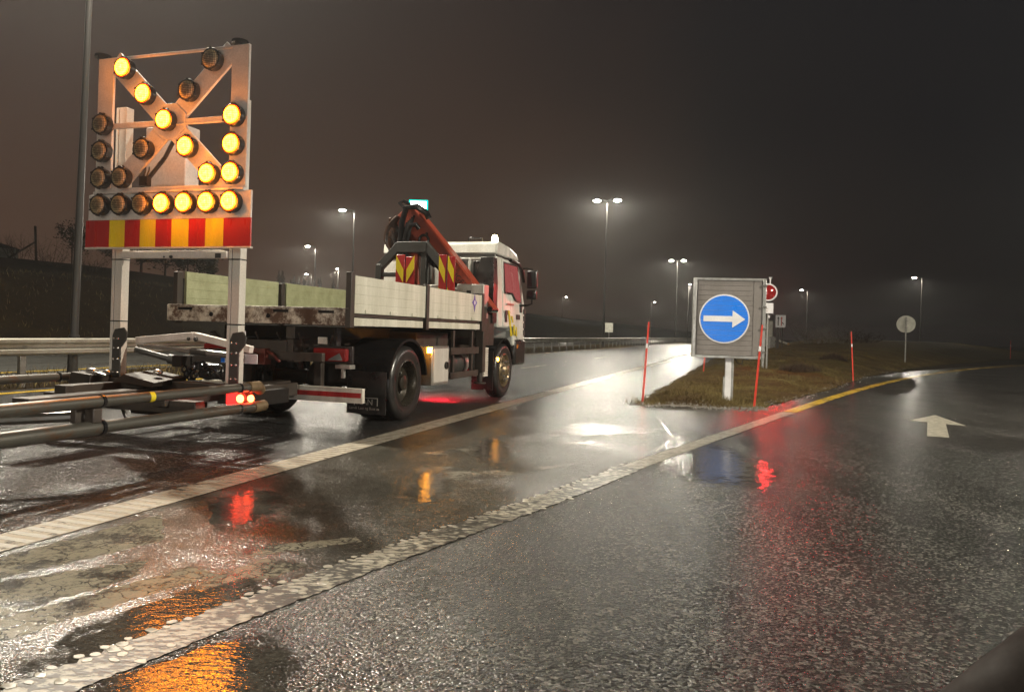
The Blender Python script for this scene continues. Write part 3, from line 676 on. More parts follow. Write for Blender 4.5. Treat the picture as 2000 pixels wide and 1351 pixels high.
# ---------------------------------------------------------------- guardrail
def guardrail():
    t = thing('guardrail', rd(0, 7.55), 0, 'long galvanised steel guardrail between the two carriageways, on short posts', 'guardrail'); t.rotation_euler = (0, 0, -TH)
    prof = [(-0.02, 0.80), (0.02, 0.80), (0.055, 0.775), (0.055, 0.725), (0.0, 0.68), (0.0, 0.64), (0.055, 0.595), (0.055, 0.535), (0.02, 0.505), (0.012, 0.515), (0.043, 0.54), (0.043, 0.59), (-0.012, 0.635), (-0.012, 0.685), (0.043, 0.73), (0.043, 0.77), (0.015, 0.79), (-0.02, 0.79)]
    b = MB(); segs = [-24 + 4 * k for k in range(70)]
    for y in segs:
        b.prism(prof, lambda x, z, h: (x, h, z + 0.05), y, y + 4.0)
        b.prism([(x + 0.006, z) for x, z in prof], lambda x, z, h: (x, h, z + 0.05), y - 0.14, y + 0.14)
        for zz in (0.62, 0.70, 0.80):
            for dy in (-0.09, 0.09): b.ball((0.058, y + dy, zz), 0.013, 8, 5)
    b.build('rail', M_RAIL, t, smooth=True)
    p = MB(); p.box(-0.10, -0.025, -0.055, 0.055, -0.1, 0.80); p.box(-0.025, 0.0, -0.05, 0.05, 0.60, 0.78)
    first = p.build('post', M_GALV, t, 0.006)
    ks = [-5.3 + 2.0 * k for k in range(96)]
    first.location = (0, ks[0], 0)
    for y in ks[1:]:
        c = first.copy(); COL.objects.link(c); c.parent = t; c.location = (0, y, 0)
    return t
guardrail()

# ---------------------------------------------------------------- street lamps
def lamp_head(parent, x0, side, z, size=1.0):
    """flat luminaire pointing to local +x * side"""
    s = size; b = MB()
    b.hexa([(x0 * 1.0, -0.09 * s, z - 0.05), (x0 + side * 0.75 * s, -0.16 * s, z - 0.04), (x0 + side * 0.75 * s, 0.16 * s, z - 0.04), (x0, 0.09 * s, z - 0.05)] if side > 0 else
           [(x0, 0.09 * s, z - 0.05), (x0 + side * 0.75 * s, 0.16 * s, z - 0.04), (x0 + side * 0.75 * s, -0.16 * s, z - 0.04), (x0, -0.09 * s, z - 0.05)],
           [(x0, -0.06 * s, z + 0.06), (x0 + side * 0.7 * s, -0.10 * s, z + 0.06), (x0 + side * 0.7 * s, 0.10 * s, z + 0.06), (x0, 0.06 * s, z + 0.06)] if side > 0 else
           [(x0, 0.06 * s, z + 0.06), (x0 + side * 0.7 * s, 0.10 * s, z + 0.06), (x0 + side * 0.7 * s, -0.10 * s, z + 0.06), (x0, -0.06 * s, z + 0.06)])
    h = b.build('lamp_head', M_GANTRY, parent, 0.015)
    b = MB(); cx = x0 + side * 0.42 * s
    b.ball((cx, 0, z - 0.06), (0.27 * s, 0.15 * s, 0.11 * s), 16, 8)
    b.build('lens', M_LAMPLENS, h)
    return cx
def street_lamp(x, y, hgt, heads, label, group, power=1.0, rz=0.0, z0=0.0, arm=0.9, r=0.09, angle=150, size=1.0, lean=0.0):
    t = thing('street_lamp', (x, y, z0), rz, label, 'street lamp', group); t.rotation_euler.y = lean; angle = 177 if y > 10 else 166
    b = MB(); b.cyl((0, 0, -0.2), (0, 0, 0.9), r * 1.25, 14); b.tube([(0, 0, 0.9), (0, 0, hgt)], r, 14, True, r * 0.55)
    b.box(-0.02, 0.02, -r * 1.35, -r * 1.1, 0.35, 0.7)
    b.build('pole', M_POLE, t)
    for s in heads:
        b = MB(); b.tube([(0, 0, hgt - 0.05), (s * arm * 0.4, 0, hgt + 0.04), (s * arm, 0, hgt + 0.08)], 0.04, 10)
        b.build('arm', M_GALV, t)
        cx = lamp_head(t, s * (arm - 0.05), s, hgt + 0.08, size)
        spot('lamp_light', t, (cx, 0, hgt - 0.20), P_STREET * power, angle, 0.15 if y > 20 else 0.35, size=0.16)
    return t
RZ = -TH
for a, hg, arm, sz, pw, rr, ln, lab in [
        (1.92, 11.4, 1.35, 1.0, 1.05, 0.072, 0.02, 'tall dark lamp post right behind the guardrail, its heads above the picture'),
        (55.2, 12.75, 0.42, 1.25, 0.58, 0.10, 0.0, 'taller of the two double-headed lamp posts beyond the lorry'),
        (121.0, 14.0, 0.45, 1.5, 0.6, 0.11, 0.0, 'smaller lamp post with two lit heads, standing beyond the larger double lamp')]:
    p = rd(a, 7.85); street_lamp(p.x, p.y, hg, (-1, 1), lab, 'double lamps along the central guardrail', pw, RZ, 0, arm, rr, size=sz, lean=ln)
p = rd(-40.5, 7.85); street_lamp(p.x, p.y, 11.4, (-1, 1), 'double lamp post behind the viewer on the central guardrail', 'double lamps along the central guardrail', 1.5, RZ, 0, 1.35)
GS = 'single lamps along the side roads'
for x, y, s, hg, z0, lab in [
        (-12.3, 56.9, -1, 8.0, 2.0, 'single lamp post rising behind the corner of the truck bed, its lit head turned left'),
        (-22.4, 84.0, -1, 5.6, 4.4, 'single lamp post far beyond the far side board, second tallest of the lamps there'),
        (-35.4, 130.6, -1, 5.0, 5.0, 'small distant lamp post just above the far side board, lowest of the lamps there'),
        (-27.5, 116.8, 0, 5.2, 4.8, 'distant lamp post whose head points at the viewer, above the far side board'),
        (12.4, 186.4, 1, 10.0, 0, 'small distant lamp post between the lorry mirror and the tall double lamp'),
        (37.2, 200.5, 1, 10.0, 0, 'small distant lamp post just left of the smaller double lamp'),
        (30.1, 127.8, 0, 10.0, 0, 'thin lamp post half hidden by the edge of the grey sign cabinet'),
        (46.6, 118.0, -1, 9.0, 0, 'lamp post with a yellowish lit head above the bare shrubs, right of the red signal'),
        (49.0, 89.4, -1, 9.0, 0, 'lone lamp post over the dark field, behind the round sign seen from its back')]:
    if s == 0: street_lamp(x, y, hg, (1,), lab, GS, 0.35, -PI / 2, z0, 0.5, 0.08, 140)
    else: street_lamp(x, y, hg, (s,), lab, GS, 0.42 if x < 0 else 0.22, 0, z0, 0.55, 0.08, 130)
# lamps of the ramp, behind and beside the viewer
for x, y, lab in [(16.0, 5.0, 'ramp lamp post standing right of the viewer outside the picture'), (30.0, 30.0, 'ramp lamp post beside the bend, outside the right edge of the picture'), (-1.5, -16.0, 'ramp lamp post standing behind the viewer')]:
    street_lamp(x, y, 9.0, (-1,), lab, GS, 1.8 if y == 5.0 else 0.42, 0, 0, 0.9, 0.08, 150)

# ---------------------------------------------------------------- lorry
LR = thing('crane_lorry', O + V * (-1.25), -TH, 'white flatbed lorry with an orange-red folded loading crane behind its cab', 'lorry')
LR.location.z = 0.004
def quad_board(b, y0, y1, x0, x1, z0, z1, n=4):
    h = (z1 - z0) / n
    for k in range(n): b.box(x0, x1, y0 + 0.02, y1 - 0.02, z0 + h * k + 0.003, z0 + h * (k + 1) - 0.003)
    xm0, xm1 = min(x0, x1) + 0.004, max(x0, x1) - 0.004
    b.box(xm0, xm1, y0 + 0.03, y1 - 0.03, z0 + 0.004, z1 - 0.004)
    b.box(min(x0, x1) - 0.004, max(x0, x1) + 0.004, y0, y0 + 0.022, z0, z1); b.box(min(x0, x1) - 0.004, max(x0, x1) + 0.004, y1 - 0.022, y1, z0, z1)
def lorry_bed():
    b = MB(); b.box(-1.22, 1.22, -1.46, 2.92, 1.33, 1.395)
    for k in range(9): b.box(-1.18, 1.18, -1.3 + k * 0.5, -1.22 + k * 0.5, 1.22, 1.328)
    bed = b.build('bed', M_CHASSIS, LR)
    b = MB(); b.box(-1.25, 1.25, -1.53, -1.465, 1.225, 1.41); b.box(-1.25, 1.25, -1.545, -1.45, 1.411, 1.425)
    b.box(-1.262, -1.252, -1.54, -1.46, 1.23, 1.42)
    rb = b.build('rear_beam', M_BEAM, LR, 0.006)
    for x in (-0.62, 0.18):
        b = MB(); b.cyl((x, -1.535, 1.315), (x, -1.52, 1.315), 0.028, 16); b.build('hole', M_SHINY, rb)
    for x in (-1.0, -0.28, 0.35, 0.95):
        b = MB(); b.box(x - 0.10, x + 0.10, -1.538, -1.52, 1.36, 1.392); b.build('lashing_slot', M_SHINY, rb)
    for y0, y1 in ((-1.47, 0.50), (0.62, 2.76)):
        b = MB(); quad_board(b, y0, y1, 1.222, 1.25, 1.365, 1.80)
        for k in range(3):
            yy = y0 + (y1 - y0) * (0.18 + 0.32 * k); b.box(1.25, 1.262, yy - 0.07, yy + 0.07, 1.375, 1.415)
        bd = b.build('side_board', M_BOARD, LR, 0.003)
        b = MB(); b.box(1.215, 1.248, y0 + 0.02, y1 - 0.05, 1.225, 1.318); b.build('lower_skirt', M_BOARD, LR, 0.003)
    em = MB()                                           # small violet-blue badge on the front board
    def star(r0, r1): return [((r0 if k % 2 == 0 else r1) * math.cos(k * PI / 4 + PI / 2), (r0 if k % 2 == 0 else r1) * math.sin(k * PI / 4 + PI / 2)) for k in range(8)]
    em.prism(star(0.15, 0.07), lambda u, w, h: (h, 2.42 + u * 0.8, 1.66 + w), 1.2535, 1.256)
    em.build('badge', mat('violet_print', (0.10, 0.09, 0.38), 0.4, dirt=0.3), bd)
    b = MB(); b.mi = 0
    b.prism([(0.035 * math.cos(k * PI / 4), 0.035 * math.sin(k * PI / 4)) for k in range(8)], lambda u, w, h: (h, 2.42 + u, 1.66 + w), 1.2562, 1.258)
    b.build('badge_centre', M_SIGNW, bd)
    for y0, y1 in ((-1.27, 0.64), (0.84, 2.86)):
        b = MB(); quad_board(b, y0, y1, -1.25, -1.222, 1.40, 1.845); b.build('side_board', M_BOARDIN, LR, 0.003)
    for x, y in ((1.235, -1.50), (1.235, 0.56), (1.235, 2.80), (-1.235, 2.9), (-1.235, 0.74), (-1.235, -1.40)):
        b = MB(); b.box(x - 0.035, x + 0.035, y - 0.045, y + 0.045, 1.2, 1.83); b.build('stake', M_CHASSIS, LR, 0.006)
    b = MB(); b.box(-1.2, 1.2, 2.93, 2.97, 1.40, 1.84)
    for k in range(6): b.box(-1.2 + k * 0.46, -1.14 + k * 0.46, 2.90, 2.93, 1.40, 1.84)
    b.build('headboard', M_CHASSIS, LR, 0.005)
lorry_bed()
def lorry_chassis():
    b = MB()
    for x in (-0.40, 0.40):
        b.box(x - 0.04, x + 0.04, -1.40, 5.1, 0.78, 1.05); b.box(x - 0.06, x + 0.06, -1.40, 2.9, 1.055, 1.20)
    for y in (-1.36, -0.7, 0.9, 1.8, 2.7, 3.6, 4.6): b.box(-0.36, 0.36, y - 0.05, y + 0.05, 0.80, 1.03)
    b.box(-0.85, 0.85, -1.43, -1.36, 0.80, 0.90)
    b.cyl((-0.95, 0.055, 0.5), (0.95, 0.055, 0.5), 0.10, 14); b.ball((0, 0.055, 0.52), (0.26, 0.28, 0.26), 14, 9)
    b.cyl((0, 0.2, 0.55), (0, 3.6, 0.75), 0.06, 12); b.cyl((-0.9, 4.15, 0.48), (0.9, 4.15, 0.48), 0.07, 10)
    b.box(-0.30, 0.30, 3.0, 4.9, 0.62, 1.2)
    b.box(-0.75, 0.9, 1.0, 2.2, 0.95, 1.16)
    for x in (-0.9, 0.85): b.tube([(x, -1.2, 1.1), (x * 0.8, -1.0, 0.95), (x * 0.75, -0.4, 0.9), (x * 0.5, 0.3, 1.0)], 0.018, 8)
    for k in range(5): b.tube([(-0.7 + 0.3 * k, -1.38, 1.12), (-0.65 + 0.28 * k, -1.2, 0.95 - 0.03 * (k % 3)), (-0.5 + 0.2 * k, -0.6, 1.0)], 0.014, 8)
    b.build('chassis', M_CHASSIS, LR, 0.006)
    b = MB(); b.box(-0.13, 0.13, -1.50, -1.38, 0.74, 0.93); b.cyl((0, -1.62, 0.84), (0, -1.45, 0.84), 0.05, 12); b.torus((0, -1.66, 0.84), 0.06, 0.022, 'z', 16, 8)
    b.tube([(0.14, -1.46, 0.9), (0.26, -1.52, 0.86), (0.3, -1.45, 0.78)], 0.02, 8)
    b.build('tow_hitch', rusty('dull_red_hitch', (0.12, 0.018, 0.010), (0.04, 0.02, 0.014), 0.4), LR, 0.005)
    # underrun bar with red and white stripes
    b = MB(); b.box(-1.16, 1.16, -1.02, -0.96, 0.30, 0.48); br = b.build('underrun_bar', M_WREFL, LR, 0.006)
    b = MB(); b.box(-1.14, 1.14, -1.024, -1.018, 0.365, 0.425); b.build('red_stripe', M_REDR, br)
    for x in (-0.5, 0.5):
        b = MB(); b.box(x - 0.05, x + 0.05, -0.96, -0.88, 0.36, 0.95); b.build('bar_bracket', M_CHASSIS, LR, 0.006)
    for s in (-1, 1):
        b = MB(); b.box(s * 0.79 - 0.22, s * 0.79 + 0.22, -1.18, -1.10, 0.80, 0.95)
        lt = b.build('tail_light', mat('red_lamp_glass', (0.16, 0.012, 0.012), 0.15, dirt=0.2, emit=((1, 0.02, 0.01), 0.03)), LR, 0.012)
        b = MB(); b.prism([(s * 0.86 - 0.09, 0.812), (s * 0.86 + 0.11, 0.812), (s * 0.86 + 0.07, 0.90)], lambda x, z, h: (x, h, z), -1.186, -1.18); b.build('clear_lens', M_PANE, lt)
        b = MB(); b.box(s * 0.79 - 0.26, s * 0.79 + 0.26, -1.095, -1.05, 0.77, 0.98); b.box(s * 0.79 - 0.02, s * 0.79 + 0.02, -1.05, -0.95, 0.8, 1.2); b.build('lamp_bracket', M_BLACK, LR, 0.004)
    b = MB(); b.box(0.62, 0.74, -1.16, -1.14, 1.0, 1.08); b.build('label_plate', M_WREFL, LR)
    b = MB(); b.box(0.84, 1.04, -1.12, -1.0, 0.71, 0.76); b.box(0.92, 0.96, -1.12, -1.08, 0.6, 0.71); b.build('bracket', M_ALU, LR, 0.004)
    # side boxes and guards
    b = MB(); b.box(0.70, 1.215, 0.88, 1.50, 0.40, 0.965); tb = b.build('tool_box', M_ALU, LR, 0.012)
    b = MB(); b.box(1.216, 1.222, 0.92, 1.46, 0.44, 0.93); b.build('lid', M_ALUW, tb, 0.003)
    b = MB(); b.cyl((1.222, 1.36, 0.68), (1.25, 1.36, 0.68), 0.055, 18); b.box(1.25, 1.262, 1.345, 1.375, 0.64, 0.72); b.build('latch', M_BLACK, tb, 0.003)
    b = MB(); b.box(1.205, 1.245, 0.70, 0.80, 0.875, 0.955); b.build('side_marker', emis('amber_marker', (1.0, 0.36, 0.02), 70.0, (0.5, 0.2, 0.02)), LR, 0.008)
    b = MB(); b.box(1.20, 1.235, 3.74, 3.80, 0.67, 0.73); b.build('side_marker', MATS['amber_marker'], LR, 0.006)
    b = MB(); b.box(1.20, 1.23, 1.55, 2.75, 0.83, 0.94); b.box(1.20, 1.23, 1.55, 2.75, 0.46, 0.56); b.box(1.15, 1.198, 1.7, 1.76, 0.45, 1.2); b.box(1.15, 1.198, 2.5, 2.56, 0.45, 1.2)
    b.build('side_guard', M_CHASSIS, LR, 0.005)
    b = MB(); b.cyl((0.85, 1.65, 0.66), (0.85, 2.45, 0.66), 0.24, 22); b.build('air_tank', M_GANTRY, LR)
    b = MB(); b.cyl((0.9, 2.52, 0.66), (0.9, 2.66, 0.66), 0.20, 18); b.build('silencer', M_ALU, LR)
    b = MB()
    for k in range(12): b.box(0.98, 1.20, 3.10, 3.32, 0.42 + k * 0.042, 0.455 + k * 0.042)
    b.box(1.0, 1.18, 3.11, 3.31, 0.42, 0.92); b.build('ribbed_canister', M_WREFL, LR, 0.004)
    # mudguards
    for (yc, r0, a0, a1, x0, x1) in ((0.055, 0.555, 8, 172, 0.62, 1.25), (4.15, 0.56, 20, 178, 0.84, 1.22)):
        for s in (-1, 1):
            outer = [((r0 + 0.035) * math.cos(rad(a)), (r0 + 0.035) * math.sin(rad(a))) for a in np.linspace(a0, a1, 20)]
            inner = [(r0 * math.cos(rad(a)), r0 * math.sin(rad(a))) for a in np.linspace(a1, a0, 20)]
            b = MB(); P = outer + inner
            for i in range(19):
                q = [P[i], P[i + 1], P[39 - i - 1], P[39 - i]]
                b.prism(q, lambda y, z, h: (h, yc + y, 0.49 + z), *(sorted((s * x0, s * x1))))
            b.build('mudguard', M_SHINY, LR)
    for s in (-1, 1):
        b = MB(); b.box(s * 0.98 - 0.27, s * 0.98 + 0.27, -0.60, -0.585, 0.13, 0.66)
        fl = b.build('mud_flap', M_BLACK, LR)
        text('lettering', 'MAN', 0.105, M_WREFL, frame((s * 0.98 - 0.135, -0.604, 0.245), (1, 0, 0), (0, 0, 1)), fl)
        text('lettering', 'Larvik Last og Buss as', 0.048, M_WREFL, frame((s * 0.98 - 0.235, -0.604, 0.185), (1, 0, 0), (0, 0, 1)), fl)
        b = MB(); x = s * 0.98
        b.box(x - 0.165, x - 0.155, -0.605, -0.601, 0.235, 0.335); b.box(x + 0.155, x + 0.165, -0.605, -0.601, 0.235, 0.335); b.box(x - 0.154, x + 0.154, -0.605, -0.601, 0.327, 0.335); b.build('logo_frame', M_WREFL, fl)
        b = MB(); b.box(s * 1.02 - 0.2, s * 1.02 + 0.2, 3.52, 3.545, 0.16, 0.85); b.build('mud_flap', M_BLACK, LR)
    # outrigger leg on the right, its foot up
    for s in (-1, 1):
        b = MB(); b.box(s * 1.14 - 0.07, s * 1.14 + 0.07, 3.0, 3.14, 0.5, 1.62); b.cyl((s * 1.14, 3.07, 0.33), (s * 1.14, 3.07, 0.5), 0.05, 12); b.cyl((s * 1.14, 3.07, 0.30), (s * 1.14, 3.07, 0.33), 0.11, 16)
        b.build('outrigger', M_CHASSIS, LR, 0.008)
    b = MB(); b.box(-1.06, 1.06, 3.0, 3.16, 1.08, 1.26); b.box(-0.75, 1.0, 3.0, 3.6, 1.26, 1.40); b.box(0.55, 1.15, 3.2, 3.72, 0.95, 1.5); b.build('crane_base', M_CHASSIS, LR, 0.008)
lorry_chassis()
b = MB(); b.lathe([(0.66, 0.05), (0.62, 0.05), (0.60, 0.03), (0.597, 0.001)], (0.25, 3.35, 0), 'z', 16); b.build('added_glow_disc', emis('added_red_glow', (1.0, 0.02, 0.03), 6.0), LR)  # added glowing disc, not a known fitting, for the red light underneath
spot('added_underbody_light', LR, (0.25, 3.35, 0.55), 210.0, 150, 0.5, (1.0, 0.02, 0.04), 0.06, (0.1, 0.25, -1))  # added red spot that throws the glow onto the road under the lorry
def wheel(yc, s, dual):
    w = 0.27; xo = s * 1.235; r = 0.49
    b = MB()
    def tyre(x_out):
        prof = [(0.0, 0.30), (-0.005, 0.33), (0.0 + 0.0, 0.36), (0.008, 0.40), (0.004, 0.44), (-0.012, 0.468), (-0.03, 0.484), (-0.05, r), (-0.085, r), (-0.09, r - 0.012), (-0.10, r - 0.012), (-0.105, r), (-0.165, r), (-0.17, r - 0.012), (-0.18, r - 0.012), (-0.185, r), (-w + 0.05, r), (-w + 0.03, 0.484), (-w, 0.44), (-w, 0.36), (-w + 0.01, 0.30)]
        b.lathe([(x_out - s * 0.012 + s * h, q) for h, q in prof], (0, yc, r), 'x', 44, True)
    tyre(xo)
    if dual: tyre(xo - s * 0.32)
    o = b.build('wheel', M_TYRE, LR)
    b = MB()
    if dual:
        prof = [(-0.01, 0.31), (-0.005, 0.295), (-0.02, 0.285), (-0.06, 0.27), (-0.13, 0.262), (-0.16, 0.20), (-0.16, 0.13), (-0.155, 0.12), (-0.06, 0.10), (-0.05, 0.08), (-0.05, 0.001)]
    else:
        prof = [(-0.01, 0.31), (-0.005, 0.295), (-0.02, 0.28), (-0.05, 0.25), (-0.02, 0.225), (0.01, 0.19), (0.015, 0.16), (0.0, 0.14), (0.05, 0.10), (0.065, 0.08), (0.07, 0.001)]
    b.lathe([(xo + s * h, q) for h, q in prof], (0, yc, r), 'x', 36, True)
    rim = b.build('rim', M_RIM if dual else M_RIMF, o)
    b = MB()
    for k in range(10):
        a = 2 * PI * k / 10; rr = 0.135 if dual else 0.165; h0, h1 = (-0.155, -0.12) if dual else (0.0, 0.05)
        c = (yc + rr * math.cos(a), r + rr * math.sin(a)); b.cyl((xo + s * h0, c[0], c[1]), (xo + s * h1, c[0], c[1]), 0.018, 6)
    b.build('wheel_nut', M_GALV, o)
    b = MB()
    for k in range(10):
        a = 2 * PI * (k + 0.5) / 10; rr = 0.225 if dual else 0.205; c = (yc + rr * math.cos(a), r + rr * math.sin(a)); h = -0.158 if dual else 0.004
        b.ball((xo + s * h, c[0], c[1]), (0.006, 0.024, 0.024), 10, 6)
    b.build('hand_hole', M_INK, o)
for s in (-1, 1): wheel(0.055, s, True); wheel(4.15, s, False)

def lorry_cab():
    # shell as a stack of outlines in the y-z plane, sides leaning in a little towards the roof
    prof = [(3.80, 1.27), (4.70, 1.27), (4.74, 0.95), (5.38, 0.62), (5.44, 0.9), (5.44, 1.45), (5.40, 1.75), (5.22, 2.50), (5.05, 2.66), (4.6, 2.76), (3.92, 2.80), (3.82, 2.74), (3.79, 2.5)]
    def xw(z): return 1.20 if z < 1.8 else 1.20 - 0.10 * (z - 1.8)
    b = MB(); n = len(prof)
    vs = [(xw(z), y, z) for y, z in prof] + [(xw(z) - 0.05, y, z) for y, z in prof]
    full = [(-xw(z), y, z) for y, z in prof]
    b._add([(xw(z), y, z) for y, z in prof] + full, [tuple(range(n)), tuple(range(n, 2 * n))[::-1]] + [(i, n + i, n + (i + 1) % n, (i + 1) % n) for i in range(n)])
    cab = b.build('cab', M_WHITE, LR, 0.035, smooth=True)
    # roof cap and dark gutter below it
    b = MB(); b.prism([(3.77, 2.60), (5.16, 2.60), (5.03, 2.70), (4.6, 2.80), (3.95, 2.845), (3.80, 2.80)], lambda y, z, h: (h, y, z), -1.14, 1.14); b.build('roof', M_WHITE, cab, 0.03)
    b = MB(); b.box(-1.10, 1.10, 3.772, 3.785, 2.555, 2.595); b.tube([(1.128, 3.80, 2.58), (1.135, 4.6, 2.575), (1.12, 5.15, 2.52)], 0.016, 8); b.build('gutter', M_GANTRY, cab)
    # rear wall windows
    for x0, x1 in ((0.12, 0.56), (0.70, 1.06), (-0.75, -0.15)):
        b = MB(); zz0, zz1 = 2.02, 2.47
        for q in ((x0, x0 + 0.035, zz0, zz1), (x1 - 0.035, x1, zz0, zz1), (x0 + 0.035, x1 - 0.035, zz0, zz0 + 0.035), (x0 + 0.035, x1 - 0.035, zz1 - 0.035, zz1)): b.box(q[0], q[1], 3.755, 3.795, q[2], q[3])
        wf = b.build('rear_window', M_BLACK, cab, 0.006)
        b = MB(); b.box(x0 + 0.036, x1 - 0.036, 3.772, 3.78, zz0 + 0.036, zz1 - 0.036); b.build('pane', M_PANE, wf)
    b = MB()
    for x in (0.05, 0.63): b.box(x - 0.022, x + 0.022, 3.762, 3.79, 1.9, 2.53)
    b.box(0.07, 1.08, 3.764, 3.79, 2.50, 2.53); b.box(0.07, 1.08, 3.764, 3.79, 1.95, 1.98)
    b.build('wall_rib', M_WHITE, cab, 0.006)
    # air intake snorkel at the right rear corner
    b = MB(); b.hexa([(0.83, 3.52, 1.35), (1.185, 3.52, 1.35), (1.185, 3.75, 1.35), (0.83, 3.75, 1.35)], [(0.80, 3.52, 2.05), (1.19, 3.52, 2.05), (1.19, 3.75, 2.05), (0.80, 3.75, 2.05)])
    b.hexa([(0.80, 3.52, 2.05), (1.19, 3.52, 2.05), (1.19, 3.75, 2.05), (0.80, 3.75, 2.05)], [(0.92, 3.56, 2.52), (1.16, 3.54, 2.52), (1.16, 3.75, 2.52), (0.92, 3.75, 2.52)])
    for k in range(7): b.box(0.86, 1.15, 3.512, 3.52, 1.50 + k * 0.075, 1.54 + k * 0.075)
    b.build('air_intake', M_BLACK, LR, 0.02)
    for s in (-1, 1):
        # door with window, handle, seams
        X = lambda z, e: s * (xw(z) + e)
        def panel(poly, e0, e1, name, m, parent, bev=0.0):
            b = MB(); n = len(poly)
            lo = [Vector((X(z, e0), y, z)) for y, z in poly]; hi = [Vector((X(z, e1), y, z)) for y, z in poly]
            idx = tuple(range(n))
            b._add(lo + hi, [idx, tuple(range(n, 2 * n))[::-1]] + [(i, n + i, n + (i + 1) % n, (i + 1) % n) for i in range(n)])
            return b.build(name, m, parent, bev, smooth=False)
        door = panel([(4.06, 1.30), (4.74, 1.30), (4.95, 1.05), (5.20, 1.05), (5.22, 1.75), (5.08, 2.52), (4.10, 2.55)], -0.01, 0.014, 'door', M_WHITE, LR, 0.008)
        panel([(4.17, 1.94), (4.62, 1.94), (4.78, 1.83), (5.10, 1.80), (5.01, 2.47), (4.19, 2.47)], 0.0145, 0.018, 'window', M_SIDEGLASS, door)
        panel([(4.14, 1.91), (4.61, 1.91), (4.77, 1.80), (5.13, 1.77), (5.03, 2.50), (4.16, 2.50)], 0.010, 0.0148, 'window_frame', M_BLACK, door)
        panel([(4.13, 1.38), (4.24, 1.38), (4.24, 1.60), (4.13, 1.60)], 0.012, 0.028, 'handle', M_BLACK, door, 0.006)
        # yellow strokes and small print on the door
        b = MB()
        for poly in ([(4.30, 1.60), (4.40, 1.60), (4.62, 1.12), (4.50, 1.12)], [(4.50, 1.50), (4.60, 1.50), (4.66, 1.38), (4.58, 1.38)], [(4.66, 1.34), (4.74, 1.34), (4.78, 1.14), (4.68, 1.14)], [(4.80, 1.30), (4.88, 1.30), (4.92, 1.12), (4.83, 1.12)]):
            k = len(poly); lo = [Vector((X(1.4, 0.0145), y, z)) for y, z in poly]; hi = [Vector((X(1.4, 0.017), y, z)) for y, z in poly]
            b._add(lo + hi, [tuple(range(k)), tuple(range(k, 2 * k))[::-1]] + [(i, k + i, k + (i + 1) % k, (i + 1) % k) for i in range(k)])
        b.build('yellow_logo', M_YEL, door, smooth=False)
        b = MB(); 
        for k in range(6): b.box(min(X(1.7, 0.0145), X(1.7, 0.017)), max(X(1.7, 0.0145), X(1.7, 0.017)), 4.26 + k * 0.07, 4.31 + k * 0.07, 1.70, 1.735)
        b.build('red_lettering', M_REDINK, door)
        b = MB(); b.box(min(X(1.5, 0.0145), X(1.5, 0.017)), max(X(1.5, 0.0145), X(1.5, 0.017)), 4.84, 5.08, 1.44, 1.54); b.build('grey_label', M_GANTRY, door)
        b = MB(); b.tube([(X(2.5, 0.02), 4.55, 2.56), (X(2.5, 0.07), 4.9, 2.52), (X(2.5, 0.08), 5.15, 2.40), (X(2.4, 0.07), 5.28, 2.20)], 0.035, 10); b.build('wind_deflector', M_BLACK, LR)
        # mirrors
        mx = s * 1.42
        b = MB(); b.tube([(s * 1.15, 5.10, 2.44), (s * 1.30, 5.16, 2.46), (mx, 5.16, 2.44), (mx, 5.16, 2.36)], 0.016, 8); b.tube([(s * 1.18, 5.12, 1.72), (s * 1.32, 5.16, 1.73), (mx, 5.16, 1.76), (mx, 5.16, 1.92)], 0.02, 8)
        arm = b.build('mirror_arm', M_BLACK, LR)
        b = MB(); b.box(mx - 0.10, mx + 0.11, 5.08, 5.20, 2.06, 2.42); mm_ = b.build('mirror', M_BLACK, LR, 0.03)
        b = MB(); b.box(mx - 0.075, mx + 0.085, 5.070, 5.079, 2.10, 2.38); b.build('mirror_glass', M_CHROME if False else M_GLASS, mm_)
        b = MB(); b.box(mx - 0.10, mx + 0.10, 5.08, 5.20, 1.84, 2.03); mm_ = b.build('mirror', M_BLACK, LR, 0.03)
        b = MB(); b.box(mx - 0.07, mx + 0.07, 5.070, 5.079, 1.87, 2.00); b.build('mirror_glass', M_GLASS, mm_)
        b = MB(); b.box(s * 1.17 - 0.05, s * 1.17 + 0.05, 5.12, 5.22, 1.58, 1.74); b.build('mirror_foot', M_BLACK, LR, 0.02)
        # front corner: bumper, step, grille slots
        b = MB(); b.box(min(s * 0.9, s * 1.23), max(s * 0.9, s * 1.23), 4.78, 5.46, 0.56, 1.06); b.build('bumper', M_BLACK, LR, 0.05)
        b = MB(); b.box(min(s * 1.231, s * 1.24), max(s * 1.231, s * 1.24), 4.86, 4.94, 0.88, 0.96); b.build('side_marker', mat('orange_lens', (0.5, 0.16, 0.02), 0.2, dirt=0.2), LR)
        b = MB()
        for k in range(4): b.box(min(s * 1.16, s * 1.215), max(s * 1.16, s * 1.215), 5.36, 5.435, 1.14 + k * 0.14, 1.24 + k * 0.14)
        b.build('side_grille', M_GANTRY, cab)
    b = MB(); b.box(-0.9, 0.9, 5.40, 5.48, 0.50, 1.06); b.build('front_bumper', M_BLACK, LR, 0.04)
    b = MB(); b.hexa([(-1.0, 5.42, 1.70), (1.0, 5.42, 1.70), (1.0, 5.38, 1.70), (-1.0, 5.38, 1.70)], [(-0.95, 5.26, 2.46), (0.95, 5.26, 2.46), (0.95, 5.22, 2.46), (-0.95, 5.22, 2.46)]); b.build('windscreen', M_GLASS, LR)
    b = MB(); b.tube([(-1.0, 5.16, 2.60), (-0.9, 5.36, 2.50), (0.9, 5.36, 2.50), (1.0, 5.16, 2.60)], 0.03, 8); b.build('sun_visor', M_BLACK, LR)
